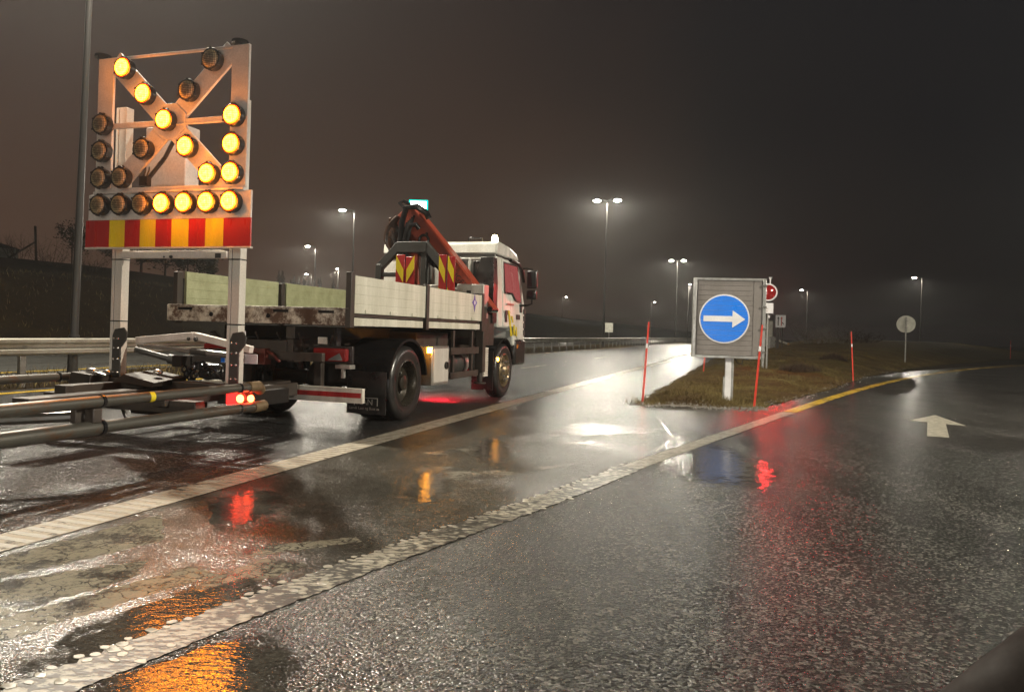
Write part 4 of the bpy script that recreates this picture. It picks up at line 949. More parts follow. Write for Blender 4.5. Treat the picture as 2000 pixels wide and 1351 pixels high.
    # lit beacon on the roof and a small bracket
    b = MB(); b.cyl((1.0, 4.05, 2.80), (1.0, 4.05, 2.85), 0.07, 16); bk = b.build('beacon', M_BLACK, LR)
    b = MB(); b.lathe([(2.85, 0.06), (2.93, 0.055), (2.97, 0.035), (2.98, 0.001)], (1.0, 4.05, 0), 'z', 16); b.build('beacon_lens', emis('lit_beacon', (1.0, 0.86, 0.45), 55.0), bk)
    b = MB()
    for x in (0.50, 0.76): b.box(x - 0.012, x + 0.012, 4.0, 4.03, 2.80, 2.93)
    b.box(0.512, 0.748, 4.0, 4.03, 2.905, 2.93); b.build('roof_bracket', M_BLACK, LR, 0.004)
lorry_cab()

def crane():
    def xz(x, z, h): return (x, h, z)
    # trapezoid guard frame behind the bed
    b = MB(); yc0, yc1 = 3.02, 3.14; ox = 1.25
    def seg(p, q, w=0.06, y0=yc0, y1=yc1):
        p = Vector((p[0], 0, p[1])); q = Vector((q[0], 0, q[1])); t = (q - p).normalized(); nn = Vector((-t.z, 0, t.x)) * w
        P = [p - nn, p + nn, q + nn, q - nn]; b.prism([(v.x, v.z) for v in P], xz, y0, y1)
    L, R = -0.83, 0.42
    seg((L, 1.4), (L, 2.34)); seg((L + 0.01, 2.30), (-0.42, 2.70), 0.07, 3.025, 3.135); seg((R, 1.4), (R, 2.34)); seg((R - 0.01, 2.30), (0.04, 2.70), 0.07, 3.025, 3.135)
    b.prism([(-0.46, 2.55), (0.08, 2.55), (0.08, 2.74), (-0.46, 2.74)], xz, 3.018, 3.142)
    seg((-0.42, 1.4), (-0.42, 2.56), 0.05, 3.03, 3.13); seg((0.04, 1.4), (0.04, 2.56), 0.05, 3.03, 3.13); seg((L + 0.06, 2.16), (-0.47, 2.16), 0.04, 3.03, 3.13)
    b.build('guard_frame', M_GANTRY, LR, 0.008)
    # striped warning plates on the legs
    k = 0
    for x0, x1, tilt in ((-0.44, -0.27, 1), (-0.25, -0.08, -1), (0.38, 0.52, 1), (0.545, 0.685, 1)):
        zt = 2.50 - 0.035 * (k % 2); b = MB(); b.box(x0, x1, 2.93, 2.95, 1.52, zt)
        pl = b.build('warning_plate', M_REDR, LR, 0.004); b = MB(); w = x1 - x0
        for zc in (2.27, 1.72):
            a, c = (x0 + 0.004, x1 - 0.02) if tilt > 0 else (x1 - 0.004, x0 + 0.02)
            poly = [(a, zc + 0.22), (c, zc - 0.03), (c, zc - 0.26), (a, zc - 0.02)]
            poly = poly if tilt < 0 else poly[::-1]
            poly = [(px, max(1.53, pz)) for px, pz in poly]
            b.prism(poly, xz, 2.926, 2.9295)
        b.build('yellow_stripe', M_YEL, pl, smooth=False); k += 1
    # silver storage boxes in front of the frame
    for x0, x1, z1 in ((-0.06, 0.36, 1.98), (0.70, 1.20, 2.00)):
        b = MB(); b.box(x0, x1, 2.99, 3.25, 1.42, z1); bx = b.build('storage_box', M_ALU, LR, 0.012)
        b = MB(); b.box((x0 + x1) / 2 - 0.06, (x0 + x1) / 2 + 0.02, 2.975, 2.99, z1 - 0.16, z1 - 0.11); b.build('catch', M_BLACK, bx)
    # column
    b = MB(); b.hexa([(-0.62, 3.22, 1.4), (-0.12, 3.22, 1.4), (-0.12, 3.62, 1.4), (-0.62, 3.62, 1.4)], [(-0.44, 3.28, 2.95), (-0.18, 3.28, 2.95), (-0.18, 3.55, 2.95), (-0.44, 3.55, 2.95)])
    b.build('crane_column', M_RED, LR, 0.02)
    # main boom, from the knuckle down to the right
    A = Vector((-0.36, 0, 3.30)); E = Vector((1.27, 0, 1.56)); t = (E - A).normalized(); nn = Vector((-t.z, 0, t.x))
    if nn.z < 0: nn = -nn
    P = [A - t * 0.05 + nn * 0.10, A + t * 0.30 + nn * 0.14, A + t * 1.4 + nn * 0.11, E + nn * 0.05, E - nn * 0.06, A + t * 1.5 - nn * 0.18, A + t * 0.30 - nn * 0.22, A - t * 0.0 - nn * 0.20]
    b = MB(); b.prism([(v.x, v.z) for v in P], xz, 3.20, 3.48)
    b.prism([(v.x, v.z) for v in (A + t * 0.2 + nn * 0.145, E + nn * 0.055, E + nn * 0.03, A + t * 0.2 + nn * 0.10)], xz, 3.185, 3.20)
    boom = b.build('crane_boom', M_RED, LR, 0.012)
    q = A + t * 1.02 - nn * 0.13; text('lettering', 'PALFINGER CRANE', 0.15, M_INK, frame((q.x, 3.196, q.z), (t.x, 0, t.z), (nn.x, 0, nn.z)), boom)
    b = MB(); b.cyl((A.x + t.x * 0.55, 3.185, A.z + t.z * 0.55), (A.x + t.x * 0.55, 3.20, A.z + t.z * 0.55), 0.025, 12); b.build('pivot_pin', M_SHINY, boom); b = MB(); b.cyl((1.25, 3.17, 1.58), (1.25, 3.5, 1.58), 0.05, 12); b.build('pivot_pin', M_SHINY, boom)
    b = MB(); b.cyl(A + t * 0.25 - nn * 0.40 + Vector((0, 3.3, 0)), A + t * 1.05 - nn * 0.27 + Vector((0, 3.3, 0)), 0.06, 14); b.cyl(A + t * 1.05 - nn * 0.27 + Vector((0, 3.3, 0)), A + t * 1.6 - nn * 0.22 + Vector((0, 3.3, 0)), 0.035, 12)
    b.build('lift_cylinder', M_SHINY, LR)
    # outer arm folded down at the left
    b = MB(); b.prism([(-0.62, 3.22), (-0.40, 3.42), (-0.18, 3.36), (-0.30, 3.10), (-0.42, 2.0), (-0.58, 2.0)], xz, 3.24, 3.44); b.build('outer_arm', M_RED, LR, 0.012)
    b = MB()
    b.tube([(-0.48, 3.14, 1.9), (-0.46, 3.13, 2.6), (-0.44, 3.12, 3.1), (-0.36, 3.12, 3.36), (-0.16, 3.12, 3.37), (0.02, 3.14, 3.26), (0.06, 3.17, 3.16)], 0.055, 10)
    b.tube([(-0.42, 3.1, 1.9), (-0.40, 3.1, 2.5), (-0.36, 3.12, 2.9), (-0.28, 3.12, 3.04), (-0.16, 3.12, 3.05), (-0.12, 3.16, 2.98)], 0.045, 10)
    b.tube([(-0.40, 3.10, 3.36), (-0.50, 3.12, 3.44), (-0.44, 3.16, 3.48), (-0.32, 3.18, 3.42)], 0.03, 8)
    for k in range(5): b.tube([(-0.44 + 0.03 * k, 3.16, 2.0), (-0.42 + 0.03 * k, 3.12 - 0.01 * k, 2.7), (-0.36 + 0.035 * k, 3.15, 3.1 + 0.03 * k)], 0.018, 8)
    b.torus((-0.02, 3.16, 2.78), 0.09, 0.025, 'y', 16, 8)
    b.build('hydraulic_hose', M_SHINY, LR)
    # wrapped hose bundle hanging beside the arm
    b = MB(); N = 11
    for j in range(7):
        pts = []
        for i in range(N):
            f = i / (N - 1); bulge = math.sin(f * PI)
            pts.append((-0.58 - 0.20 * bulge + 0.03 * math.cos(j * 2.4) * (0.4 + bulge), 3.26 + 0.07 * math.sin(j * 1.9), 3.22 - 0.74 * f + 0.02 * math.sin(j * 3 + i)))
        b.tube(pts, 0.052 - 0.003 * j, 9)
    b.ball((-0.66, 3.27, 2.82), (0.13, 0.12, 0.33), 16, 12); b.ball((-0.72, 3.24, 3.16), (0.04, 0.05, 0.05)); b.ball((-0.82, 3.24, 2.80), (0.03, 0.04, 0.05))
    b.build('hose_bundle', M_BROWNHOSE, LR)
crane()

# ---------------------------------------------------------------- arrow board trailer
TR = thing('arrow_board_trailer', O + V * (-1.49) - U * 2.70, -TH, 'arrow board trailer with lit amber lamps, striped panel and long steel rails', 'trailer')
def trailer():
    # local: x right, y forward, board plane at y = 0
    XS = [-0.83 + 0.277 * i for i in range(7)]; ZS = [2.425, 2.71, 2.995, 3.28, 3.565, 3.855]
    # lamp grid frame: outline, middle bar and the two diagonals
    b = MB(); y0, y1 = 0.0, 0.03
    def rect(x0, x1, z0, z1, q0=y0, q1=y1): b.box(x0, x1, q0, q1, z0, z1)
    rect(-0.955, -0.75, 2.575, 4.0); rect(0.75, 0.955, 2.575, 4.0)
    rect(-0.75, 0.75, 3.975, 4.0); rect(-0.75, 0.75, 2.575, 2.61); rect(-0.75, 0.75, 3.255, 3.30, 0.002, 0.032)
    rect(-0.75, 0.75, 3.235, 3.252, -0.012, 0.012)
    def diag(p, q, w, qa, qb):
        p = Vector((p[0], 0, p[1])); q = Vector((q[0], 0, q[1])); t = (q - p).normalized(); nn = Vector((-t.z, 0, t.x)) * w
        b.prism([(v.x, v.z) for v in (p - nn, q - nn, q + nn, p + nn)], lambda x, z, h: (x, h, z), qa, qb)
    diag((-0.75, 4.0 - 0.03), (0.70, 2.60), 0.11, 0.004, 0.034); diag((0.75, 3.97), (-0.72, 2.60), 0.105, 0.0065, 0.0365)
    b.prism([(0.22 * math.cos(k * PI / 4 + PI / 8), 3.28 + 0.2 * math.sin(k * PI / 4 + PI / 8)) for k in range(8)], lambda x, z, h: (x, h, z), -0.003, 0.0375)
    b.build('lamp_frame', M_DIRTY, TR, 0.004)
    b = MB(); b.box(-1.03, 1.03, -0.006, 0.02, 2.272, 2.545); b.box(-0.95, 0.95, -0.03, 0.0, 2.548, 2.572); b.build('lamp_panel', M_DIRTY, TR, 0.004)
    # red and yellow striped board
    xs = [-1.045, -0.725, -0.52, -0.32, -0.118, 0.085, 0.30, 0.505, 0.725, 1.045]
    b = MB()
    for k in range(9):
        b.mi = k % 2; b.box(xs[k] + (0.001 if k else 0), xs[k + 1] - (0.001 if k < 8 else 0), -0.02, 0.0, 1.985, 2.268)
    st = b.build('striped_board', [M_REDR, M_YEL], TR, smooth=False)
    b = MB(); b.box(-1.05, 1.05, -0.024, 0.02, 1.965, 1.983); b.build('edge_strip', M_ALUW, st, 0.003)
    # lamps
    lit = [(1, 5), (2, 4), (3, 3), (4, 2), (5, 1)] if False else None
    cols = {i: x for i, x in enumerate(XS)}
    LIT = [(-0.554, 3.855), (-0.277, 3.565), (0.0, 3.28), (0.277, 2.995), (0.554, 2.71), (0.83, 3.28), (0.83, 2.995), (0.83, 2.71), (0.0, 2.425), (0.277, 2.425), (0.554, 2.425), (0.83, 2.425)]
    OFF = [(0.554, 3.855), (0.277, 3.565), (-0.277, 2.995), (-0.554, 2.71), (-0.83, 3.28), (-0.83, 2.995), (-0.83, 2.71), (-0.83, 2.425), (-0.554, 2.425), (-0.277, 2.425)]
    hb = MB(); hb.lathe([(0.0, 0.105), (-0.075, 0.112), (-0.08, 0.108), (-0.08, 0.095), (-0.06, 0.094)], (0, 0, 0), 'y', 28)
    for k in range(6):
        a = k * PI / 3 + 0.5; hb.box(0.108 * math.cos(a) - 0.01, 0.108 * math.cos(a) + 0.01, -0.085, -0.05, 0.108 * math.sin(a) - 0.01, 0.108 * math.sin(a) + 0.01)
    hb.ball((0, -0.03, 0.118), (0.012, 0.02, 0.012), 8, 6)
    proto = None
    lb = MB(); lb.lathe([(-0.055, 0.096), (-0.078, 0.0955), (-0.092, 0.08), (-0.098, 0.05), (-0.10, 0.001)], (0, 0, 0), 'y', 28)
    hme = hb.build('lamp', M_BLACK, TR); l_on = lb.build('lens', M_LIT, hme); l_off = lb.build('lens', M_UNLIT, hme)
    for k, (x, z) in enumerate(LIT + OFF):
        h = hme.copy(); COL.objects.link(h); h.parent = TR; h.location = (x, -0.004, z)
        src = l_on if k < len(LIT) else l_off
        ln = src.copy(); COL.objects.link(ln); ln.parent = h; ln.location = (0, 0, 0); 
        if k < len(LIT):
            pd = bpy.data.lights.new('amber_light', 'POINT'); pd.energy = 6.0; pd.color = (1.0, 0.27, 0.012); pd.shadow_soft_size = 0.05
            po = bpy.data.objects.new('amber_light', pd); COL.objects.link(po); po.parent = h; po.location = (0, -0.17, 0)
        h['label'] = 'lit amber round lamp' if k < len(LIT) else 'unlit round lamp with honeycomb lens'
    for o in (l_on, l_off, hme): bpy.data.objects.remove(o)
    # uprights of slotted aluminium profile and crossbars
    for s in (-1, 1):
        b = MB(); x = s * 0.752 + 0.022
        b.box(x - 0.07, x - 0.035, 0.10, 0.20, 0.60, 3.50); b.box(x - 0.025, x + 0.07, 0.10, 0.20, 0.60, 3.50); b.box(x - 0.035, x - 0.025, 0.115, 0.20, 0.60, 3.50)
        up = b.build('upright', M_ALUW, TR, 0.004)
        for z in (1.86, 1.20):
            b = MB(); b.box(x - 0.073, x + 0.073, 0.095, 0.205, z, z + 0.012); b.build('strap', M_BLACK, up)
        b = MB(); b.prism([(x - 0.01, 0.58), (x + 0.10, 0.58), (x + 0.10, 0.92), (x + 0.17, 1.00), (x + 0.19, 1.08), (x + 0.14, 1.14), (x + 0.02, 1.12), (x - 0.01, 1.05)], lambda p, q, h: (p, h, q), 0.074, 0.094)
        br = b.build('bracket', M_GANTRY, TR, 0.006)
        for dx in (0.02, 0.075):
            for z in (0.66, 0.80, 0.92, 1.02):
                b = MB(); b.ball((x + dx, 0.072, z), 0.013, 8, 6); b.build('bolt', M_CHROME, br)
    b = MB(); b.box(-0.66, 0.705, 0.06, 0.12, 1.875, 1.945); b.box(-0.60, 0.60, 0.13, 0.17, 1.945, 1.965); cb = b.build('crossbar', M_DIRTY, TR, 0.005)
    b = MB(); b.ball((0.02, 0.055, 1.89), (0.025, 0.01, 0.018), 10, 6); b.build('plug', M_BLACK, cb); b = MB(); b.ball((-0.07, 0.057, 1.888), (0.012, 0.008, 0.012), 8, 6); b.build('plug', M_BLACK, cb); b = MB(); b.box(0.57, 0.64, 0.056, 0.0595, 1.875, 1.925); b.build('sticker', M_GANTRY, cb)
    # white control cabinet behind the lamp frame
    b = MB(); b.box(-0.50, 0.03, 0.21, 0.42, 2.62, 3.30); b.build('control_cabinet', mat('white_cabinet', (0.72, 0.66, 0.62), 0.45, dirt=0.3, scale=3), TR, 0.01)
    b = MB(); b.tube([(-0.38, 0.05, 2.62), (-0.10, 0.06, 2.92), (0.0, 0.07, 3.1)], 0.022, 8); b.box(-0.34, -0.24, -0.03, 0.03, 2.62, 2.72)
    for dx in (-0.315, -0.27): b.tube([(dx, 0, 2.72), (dx + 0.01, 0.02, 2.79), (dx - 0.02, 0.05, 2.83)], 0.008, 6)
    b.build('cable', M_BLACK, TR)
    for x, z in ((0.82, 4.03), (-0.93, 4.03)):
        b = MB(); b.cyl((x, 0.03, 4.0), (x, 0.03, 4.02), 0.05, 14); b.lathe([(4.02, 0.085), (4.05, 0.08), (4.065, 0.03), (4.066, 0.001)], (x, 0.03, 0), 'z', 18); b.build('beacon', M_SHINY, TR)
    # cranked white lifting bar, cylinder and strut
    b = MB()
    for p, q in (((-0.58, 0.26, 1.00), (0.14, 0.30, 1.075)), ((0.14, 0.305, 1.075), (0.86, 0.30, 0.95))):
        M = frame(p, Vector(q) - Vector(p), (0, 1, 0)); L = (Vector(q) - Vector(p)).length; b.box(0, L, -0.035, 0.035, -0.037, 0.037, M)
    lb_ = b.build('lifting_bar', M_DIRTY, TR, 0.006)
    b = MB(); b.ball((0.10, 0.255, 1.04), 0.02, 8, 6); b.build('pin', M_BLACK, lb_); b = MB(); b.ball((0.19, 0.26, 1.04), 0.026, 8, 6); b.build('pin', M_BLACK, lb_)
    b = MB(); b.cyl((-0.52, 0.22, 0.95), (0.18, 0.22, 0.91), 0.026, 14); b.cyl((0.38, 0.22, 0.90), (0.80, 0.22, 0.88), 0.033, 14); b.build('cylinder_rod', M_CHROME, TR)
    b = MB(); b.cyl((0.18, 0.22, 0.91), (0.38, 0.22, 0.90), 0.038, 14); b.cyl((-0.66, 0.32, 0.90), (-0.25, 0.42, 0.80), 0.035, 12); b.cyl((-0.30, 0.42, 0.81), (0.25, 0.6, 0.70), 0.055, 14); b.build('hydraulic_cylinder', M_GANTRY, TR)
    # base frame
    b = MB(); b.box(-1.02, 0.92, 0.06, 0.22, 0.50, 0.60); b.box(-0.95, 0.9, -0.55, -0.42, 0.36, 0.48); b.box(-0.3, -0.1, -1.4, 0.9, 0.40, 0.52); b.box(0.45, 0.6, -0.6, 1.4, 0.42, 0.56); b.box(-0.75, -0.6, -0.6, 1.0, 0.42, 0.56)
    b.hexa([(-1.08, -0.18, 0.38), (-0.80, -0.18, 0.38), (-0.80, 0.25, 0.38), (-1.08, 0.25, 0.38)], [(-1.02, -0.18, 0.66), (-0.74, -0.18, 0.64), (-0.74, 0.25, 0.64), (-1.02, 0.25, 0.66)])
    b.hexa([(-0.55, -0.1, 0.58), (0.05, -0.2, 0.55), (0.1, 0.25, 0.57), (-0.5, 0.3, 0.60)], [(-0.40, -0.1, 0.66), (0.10, -0.2, 0.60), (0.10, 0.25, 0.64), (-0.38, 0.3, 0.69)])
    b.box(0.7, 0.76, 0.1, 1.3, 0.40, 0.55)
    b.box(-0.05, 0.5, -0.35, 0.1, 0.30, 0.42); b.cyl((0.1, -0.3, 0.26), (0.1, -0.1, 0.2), 0.03, 8); b.tube([(-0.1, -0.4, 0.36), (0.0, -0.45, 0.27), (0.12, -0.42, 0.24)], 0.02, 8)
    b.build('base_frame', M_CHASSIS, TR, 0.01)
    # long side rails
    for s in (-1, 1):
        X = 1.13 if s > 0 else -1.13
        for z, ye in ((0.60, 0.02), (0.405, 0.16)):
            if s < 0 and z < 0.5: continue
            b = MB(); b.tube([(X, ye, z), (X, -1.85, z + 0.005)], 0.043 if z > 0.5 else 0.048, 18); b.tube([(X, -1.85, z + 0.005), (X, -7.5, z + 0.02)], 0.046 if z > 0.5 else 0.056, 18)
            rl = b.build('rail', M_PIPE, TR)
            b = MB(); b.tube([(X, -1.81, z + 0.005), (X, -1.835, z + 0.005)], 0.052 if z > 0.5 else 0.061, 18); b.build('collar', M_SHINY, rl); b = MB(); b.tube([(X, -0.22, z), (X, -0.24, z)], 0.051, 18); b.build('collar', M_SHINY, rl)
            if z > 0.5:
                b = MB(); yy = -1.32 if s > 0 else -1.05; b.tube([(X, yy, z + 0.002), (X, yy - 0.05, z + 0.002)], 0.0445, 18, False); b.build('yellow_band', M_YEL, rl)
    b = MB(); b.tube([(1.13, -0.02, 0.40), (1.13, 0.16, 0.405)], 0.056, 16); b.tube([(1.13, -0.10, 0.60), (1.13, 0.06, 0.60), (1.11, 0.12, 0.56)], 0.055, 16); b.build('rail_end', rusty('bronze_worn_steel', (0.15, 0.105, 0.055), (0.07, 0.04, 0.018), 0.5, 0.4), TR)
    b = MB(); b.box(1.085, 1.175, -1.93, -1.85, 0.45, 0.56); b.box(1.03, 1.085, -2.0, -1.83, 0.44, 0.60); b.build('rail_link', M_CHASSIS, TR, 0.008)
    b = MB(); b.tube([(1.06, -1.9, 0.50), (0.3, -2.7, 0.47), (-1.13, -3.8, 0.47)], 0.04, 10); b.tube([(-1.06, -1.75, 0.55), (0.93, -1.75, 0.55)], 0.035, 10) if False else None
    b.build('brace', M_PIPE, TR)
    b = MB(); b.tube([(1.0, -1.70, 0.60), (1.0, -2.4, 0.60)], 0.0, 4) if False else None
    # lit tail lamp cluster on the right end
    b = MB(); b.box(0.87, 1.03, -0.09, -0.02, 0.415, 0.55); tl = b.build('tail_light', emis('lit_red_lens', (1.0, 0.012, 0.010), 5.0, (0.4, 0.02, 0.02)), TR, 0.012)
    b = MB(); b.box(1.02, 1.07, -0.06, 0.03, 0.44, 0.56); b.build('lamp_holder', M_GANTRY, tl, 0.006)
    for x, y, r in ((1.05, -0.10, 0.040), (1.12, -0.03, 0.036)):
        b = MB(); b.lathe([(0.0, r), (-0.015, r * 0.95), (-0.028, r * 0.6), (-0.032, 0.001)], (x, y, 0.487), 'y', 18); b.build('bulb', emis('bright_tail_bulb', (1.0, 0.045, 0.012), 48.0, (0.6, 0.2, 0.1)), tl)
    b = MB(); b.ball((-1.14, -0.2, 0.46), (0.025, 0.02, 0.03), 10, 8); b.build('tail_light', emis('dim_red_lens', (1.0, 0.03, 0.03), 0.9, (0.4, 0.02, 0.02)), TR)
    # number plate
    b = MB(); b.box(0.42, 0.87, 0.38, 0.39, 0.80, 0.90); pl = b.build('number_plate', M_SIGNW, TR)
    b = MB(); b.box(0.422, 0.468, 0.376, 0.3795, 0.802, 0.898); b.build('blue_band', M_BLUE, pl)
    text('lettering', 'XC 7', 0.105, M_INK, frame((0.485, 0.3785, 0.813), (1, 0, 0), (0, 0, 1)), pl)
    b = MB(); b.box(0.50, 0.74, 0.40, 0.46, 0.92, 0.95); b.build('plate_lamp', mat('red_marker_glass', (0.5, 0.02, 0.02), 0.2, dirt=0.2, emit=((1, 0.05, 0.04), 0.8)), TR, 0.006)
    b = MB(); b.box(0.58, 0.68, 0.43, 0.44, 1.02, 1.14); b.build('tag_plate', M_SIGNW, TR)
    # coiled chain and hoses
    b = MB()
    for k in range(26): b.torus((0.10 + 0.022 * (k % 13) + random.uniform(-0.02, 0.02), 0.25 + random.uniform(-0.05, 0.05), 0.66 + 0.045 * (k // 9) + random.uniform(-0.02, 0.03)), 0.034, 0.011, random.choice('xyz'), 12, 6)
    for k in range(4): b.torus((0.36, 0.25 + 0.04 * k, 0.70), 0.085, 0.02, 'y', 18, 7, 0.8)
    b.tube([(0.45, 0.2, 0.75), (0.55, 0.15, 0.70), (0.62, 0.2, 0.62)], 0.018, 8)
    b.build('coiled_hose', M_SHINY, TR)
    for p, q in (((-0.66, -0.05, 0.67), (0.05, 0.05, 0.025)), ((-0.05, 0.0, 0.69), (0.05, 0.05, 0.035)), ((-0.92, 0.0, 0.67), (0.07, 0.06, 0.03))):
        b = MB(); b.ball(p, q, 12, 8); b.build('clamp', M_CHROME, TR)
    b = MB(); b.tube([(-0.9, -0.1, 0.64), (-0.75, -0.12, 0.66), (-0.62, -0.1, 0.63)], 0.016, 8); b.build('clamp', M_CHROME, TR)
    # drawbar to the lorry
    b = MB(); b.box(-0.06, 0.06, 0.2, 1.25, 0.74, 0.86); b.box(0.84, 0.92, 0.24, 0.9, 0.36, 0.52); b.build('drawbar', MATS['dark_soft_steel'], TR, 0.008)
trailer()

# ---------------------------------------------------------------- sign cabinet, poles, signs
def sign_cabinet():
    t = thing('sign_cabinet', (4.03, 13.8, 0.05), -rad(9), 'grey ribbed sign cabinet on a post with a blue keep-right arrow disc', 'road sign')
    x0, x1, z0, z1 = -0.66, 0.62, 0.80, 2.26; b = MB()
    b.box(x0, x1, 0.0, 0.16, z0, z1)
    cb = b.build('cabinet', M_SIGNGREY, t, 0.012)
    b = MB(); n = 15; h = (z1 - z0 - 0.08) / n
    for k in range(n): b.box(x0 + 0.07, x1 - 0.22, -0.012, 0.0, z0 + 0.04 + h * k + 0.002, z0 + 0.04 + h * (k + 1) - 0.002)
    b.box(x1 - 0.21, x1 - 0.05, -0.010, 0.0, z0 + 0.04, z1 - 0.04)
    b.build('ribbed_panel', M_SIGNGREY, t, 0.003)
    b = MB()
    for q in ((x0 - 0.01, x0 + 0.045, z0 - 0.01, z1 + 0.01), (x1 - 0.045, x1 + 0.01, z0 - 0.01, z1 + 0.01)): b.box(q[0], q[1], -0.03, 0.17, q[2], q[3])
    for q in ((z0 - 0.012, z0 + 0.035), (z1 - 0.035, z1 + 0.012)): b.box(x0 + 0.046, x1 - 0.046, -0.026, 0.168, q[0], q[1])
    b.build('frame', M_GALV, t, 0.005)
    for z in (z0 + 0.12, z0 + 0.55, z0 + 0.95, z1 - 0.12):
        b = MB(); b.box(x1 - 0.06, x1 + 0.02, -0.045, -0.03, z - 0.02, z + 0.02); b.build('hinge', M_CHROME, t, 0.004)
    # disc: white rim, blue field, white arrow; slats follow the panel behind
    cx, cz, r = -0.105, 1.515, 0.455
    def disc(rr, y0, y1, m, name, parent):
        b = MB(); b.lathe([(y1, rr), (y0, rr)], (cx, 0, cz), 'y', 72); return b.build(name, m, parent, smooth=True)
    d = disc(r, -0.020, -0.0125, M_SIGNW, 'disc', t)
    b = MB(); rb = r - 0.026
    for k in range(n):                                     # the blue sheet is cut along every slat
        za, zb = z0 + 0.04 + h * k + 0.0015, z0 + 0.04 + h * (k + 1) - 0.0015
        za, zb = max(za, cz - rb), min(zb, cz + rb)
        if zb - za < 0.002: continue
        pts = []
        for j in range(9):
            z = za + (zb - za) * j / 8; w = math.sqrt(max(0, rb * rb - (z - cz) ** 2)); pts.append((cx + w, z))
        for j in range(8, -1, -1):
            z = za + (zb - za) * j / 8; w = math.sqrt(max(0, rb * rb - (z - cz) ** 2)); pts.append((cx - w, z))
        b.prism(pts[::-1], lambda x, z, q: (x, q, z), -0.024, -0.0205)
    b.build('blue_field', M_BLUE, d, smooth=False)
    A = [(-0.375, -0.052), (0.145, -0.052), (0.145, -0.16), (0.375, 0.0), (0.145, 0.16), (0.145, 0.052), (-0.375, 0.052)]
    b = MB(); b.prism([(cx + x, cz + z) for x, z in A], lambda x, z, q: (x, q, z), -0.0265, -0.0242); b.build('arrow', M_SIGNW, d, smooth=False)
    b = MB(); b.box(-0.055, 0.055, 0.04, 0.13, -0.15, 0.80); b.build('post', M_SIGNW, t, 0.006)
    b = MB(); b.box(-0.085, -0.058, 0.045, 0.085, 0.0, 0.45); b.box(0.058, 0.10, 0.05, 0.12, -0.1, 0.80); b.build('cable_duct', M_GALV, t, 0.004)
    b = MB(); b.tube([(0.12, 0.1, 0.79), (0.17, 0.09, 0.70), (0.24, 0.09, 0.68), (0.28, 0.1, 0.79)], 0.010, 8); b.box(0.3, 0.36, 0.05, 0.1, 0.765, 0.785); b.build('cable', M_BLACK, t)
sign_cabinet()
def snow_pole(x, y, z, hgt, lean, label, leanf=0.0):
    t = thing('snow_pole', (x, y, z), 0, label, 'snow pole', 'red marker poles around the grass island'); t.rotation_euler = (leanf, lean, 0)
    b = MB(); b.tube([(0, 0, -0.1), (0, 0, hgt)], 0.019, 10, True, 0.016); b.build('pole', M_REDPOLE, t)
    b = MB(); b.tube([(0, 0, hgt * 0.68), (0, 0, hgt * 0.74)], 0.0205, 10, False); b.build('reflector', M_SIGNW, t)
    b = MB(); b.ball((0, 0, hgt), (0.017, 0.017, 0.012), 10, 6); b.build('cap', M_REDINK, t)
snow_pole(2.37, 13.87 - 0.55, 0.01, 1.44, 0.05, 'red marker pole with a white band at the tip of the grass, nearest the motorway')
snow_pole(4.31, 13.14, 0.02, 1.44, 0.07, 'red marker pole in front of the right edge of the blue arrow sign')
snow_pole(10.35, 22.52, 0.10, 1.40, -0.07, 'red marker pole leaning left, between the arrow sign and the round sign back')
snow_pole(6.32, 24.44, 0.10, 1.30, 0.06, 'red marker pole mostly hidden behind the grey sign cabinet')
snow_pole(37.5, 56.0, 0.35, 1.25, 0.0, 'tiny distant red marker pole at the far right edge of the grass')
def signal():
    t = thing('warning_signal', (8.18, 23.9, 0.1), -rad(12), 'round red signal with a white ring above a white plate, behind the sign cabinet', 'signal')
    b = MB(); b.tube([(-0.10, 0.05, -0.1), (-0.10, 0.05, 2.2)], 0.05, 12); b.tube([(0.02, 0.05, 0.0), (0.02, 0.05, 2.2)], 0.03, 10); b.build('post', M_GALV, t)
    b = MB(); b.torus((0, -0.02, 2.60), 0.255, 0.032, 'y', 36, 10); b.build('white_ring', M_SIGNW, t)
    b = MB(); b.lathe([(0.02, 0.25), (-0.05, 0.235), (-0.09, 0.16), (-0.105, 0.001)], (0, 0, 2.60), 'y', 32); b.build('red_lens', mat('dark_red_lens', (0.20, 0.012, 0.012), 0.1, dirt=0.2, bump=0.0, emit=((1, 0.03, 0.02), 0.06)), t)
    b = MB(); b.box(-0.30, 0.30, 0.0, 0.03, 2.26, 2.30) if False else None
    b.box(-0.25, 0.17, -0.01, 0.01, 1.93, 2.26); pl = b.build('text_plate', M_SIGNW, t)
    b = MB()
    for z, w in ((2.17, 0.04), (2.08, 0.15), (2.00, 0.16)):
        for k in range(max(1, int(w / 0.03))): b.box(-0.06 - w / 2 + k * 0.03, -0.06 - w / 2 + k * 0.03 + 0.02, -0.013, -0.0105, z - 0.018, z + 0.018)
    b.build('faded_lettering', mat('grey_print', (0.45, 0.40, 0.36), 0.5, dirt=0.2), pl)
    b = MB(); b.tube([(0.06, 0.03, 2.86), (0.06, 0.03, 3.02)], 0.02, 8); b.lathe([(3.0, 0.02), (3.09, 0.06), (3.095, 0.001)], (0.06, 0.03, 0), 'z', 12); b.build('aerial', M_SIGNW, t)
    b = MB(); b.cyl((0.05, 0.0, 1.78), (0.05, 0.0, 1.86), 0.025, 10); b.build('small_lamp', M_SIGNW, t)
    spot('signal_light', t, (0, -0.16, 2.60), P_RED, 172, 0.25, (1.0, 0.03, 0.03), 0.18, (-0.30, -0.93, -0.10))
signal()
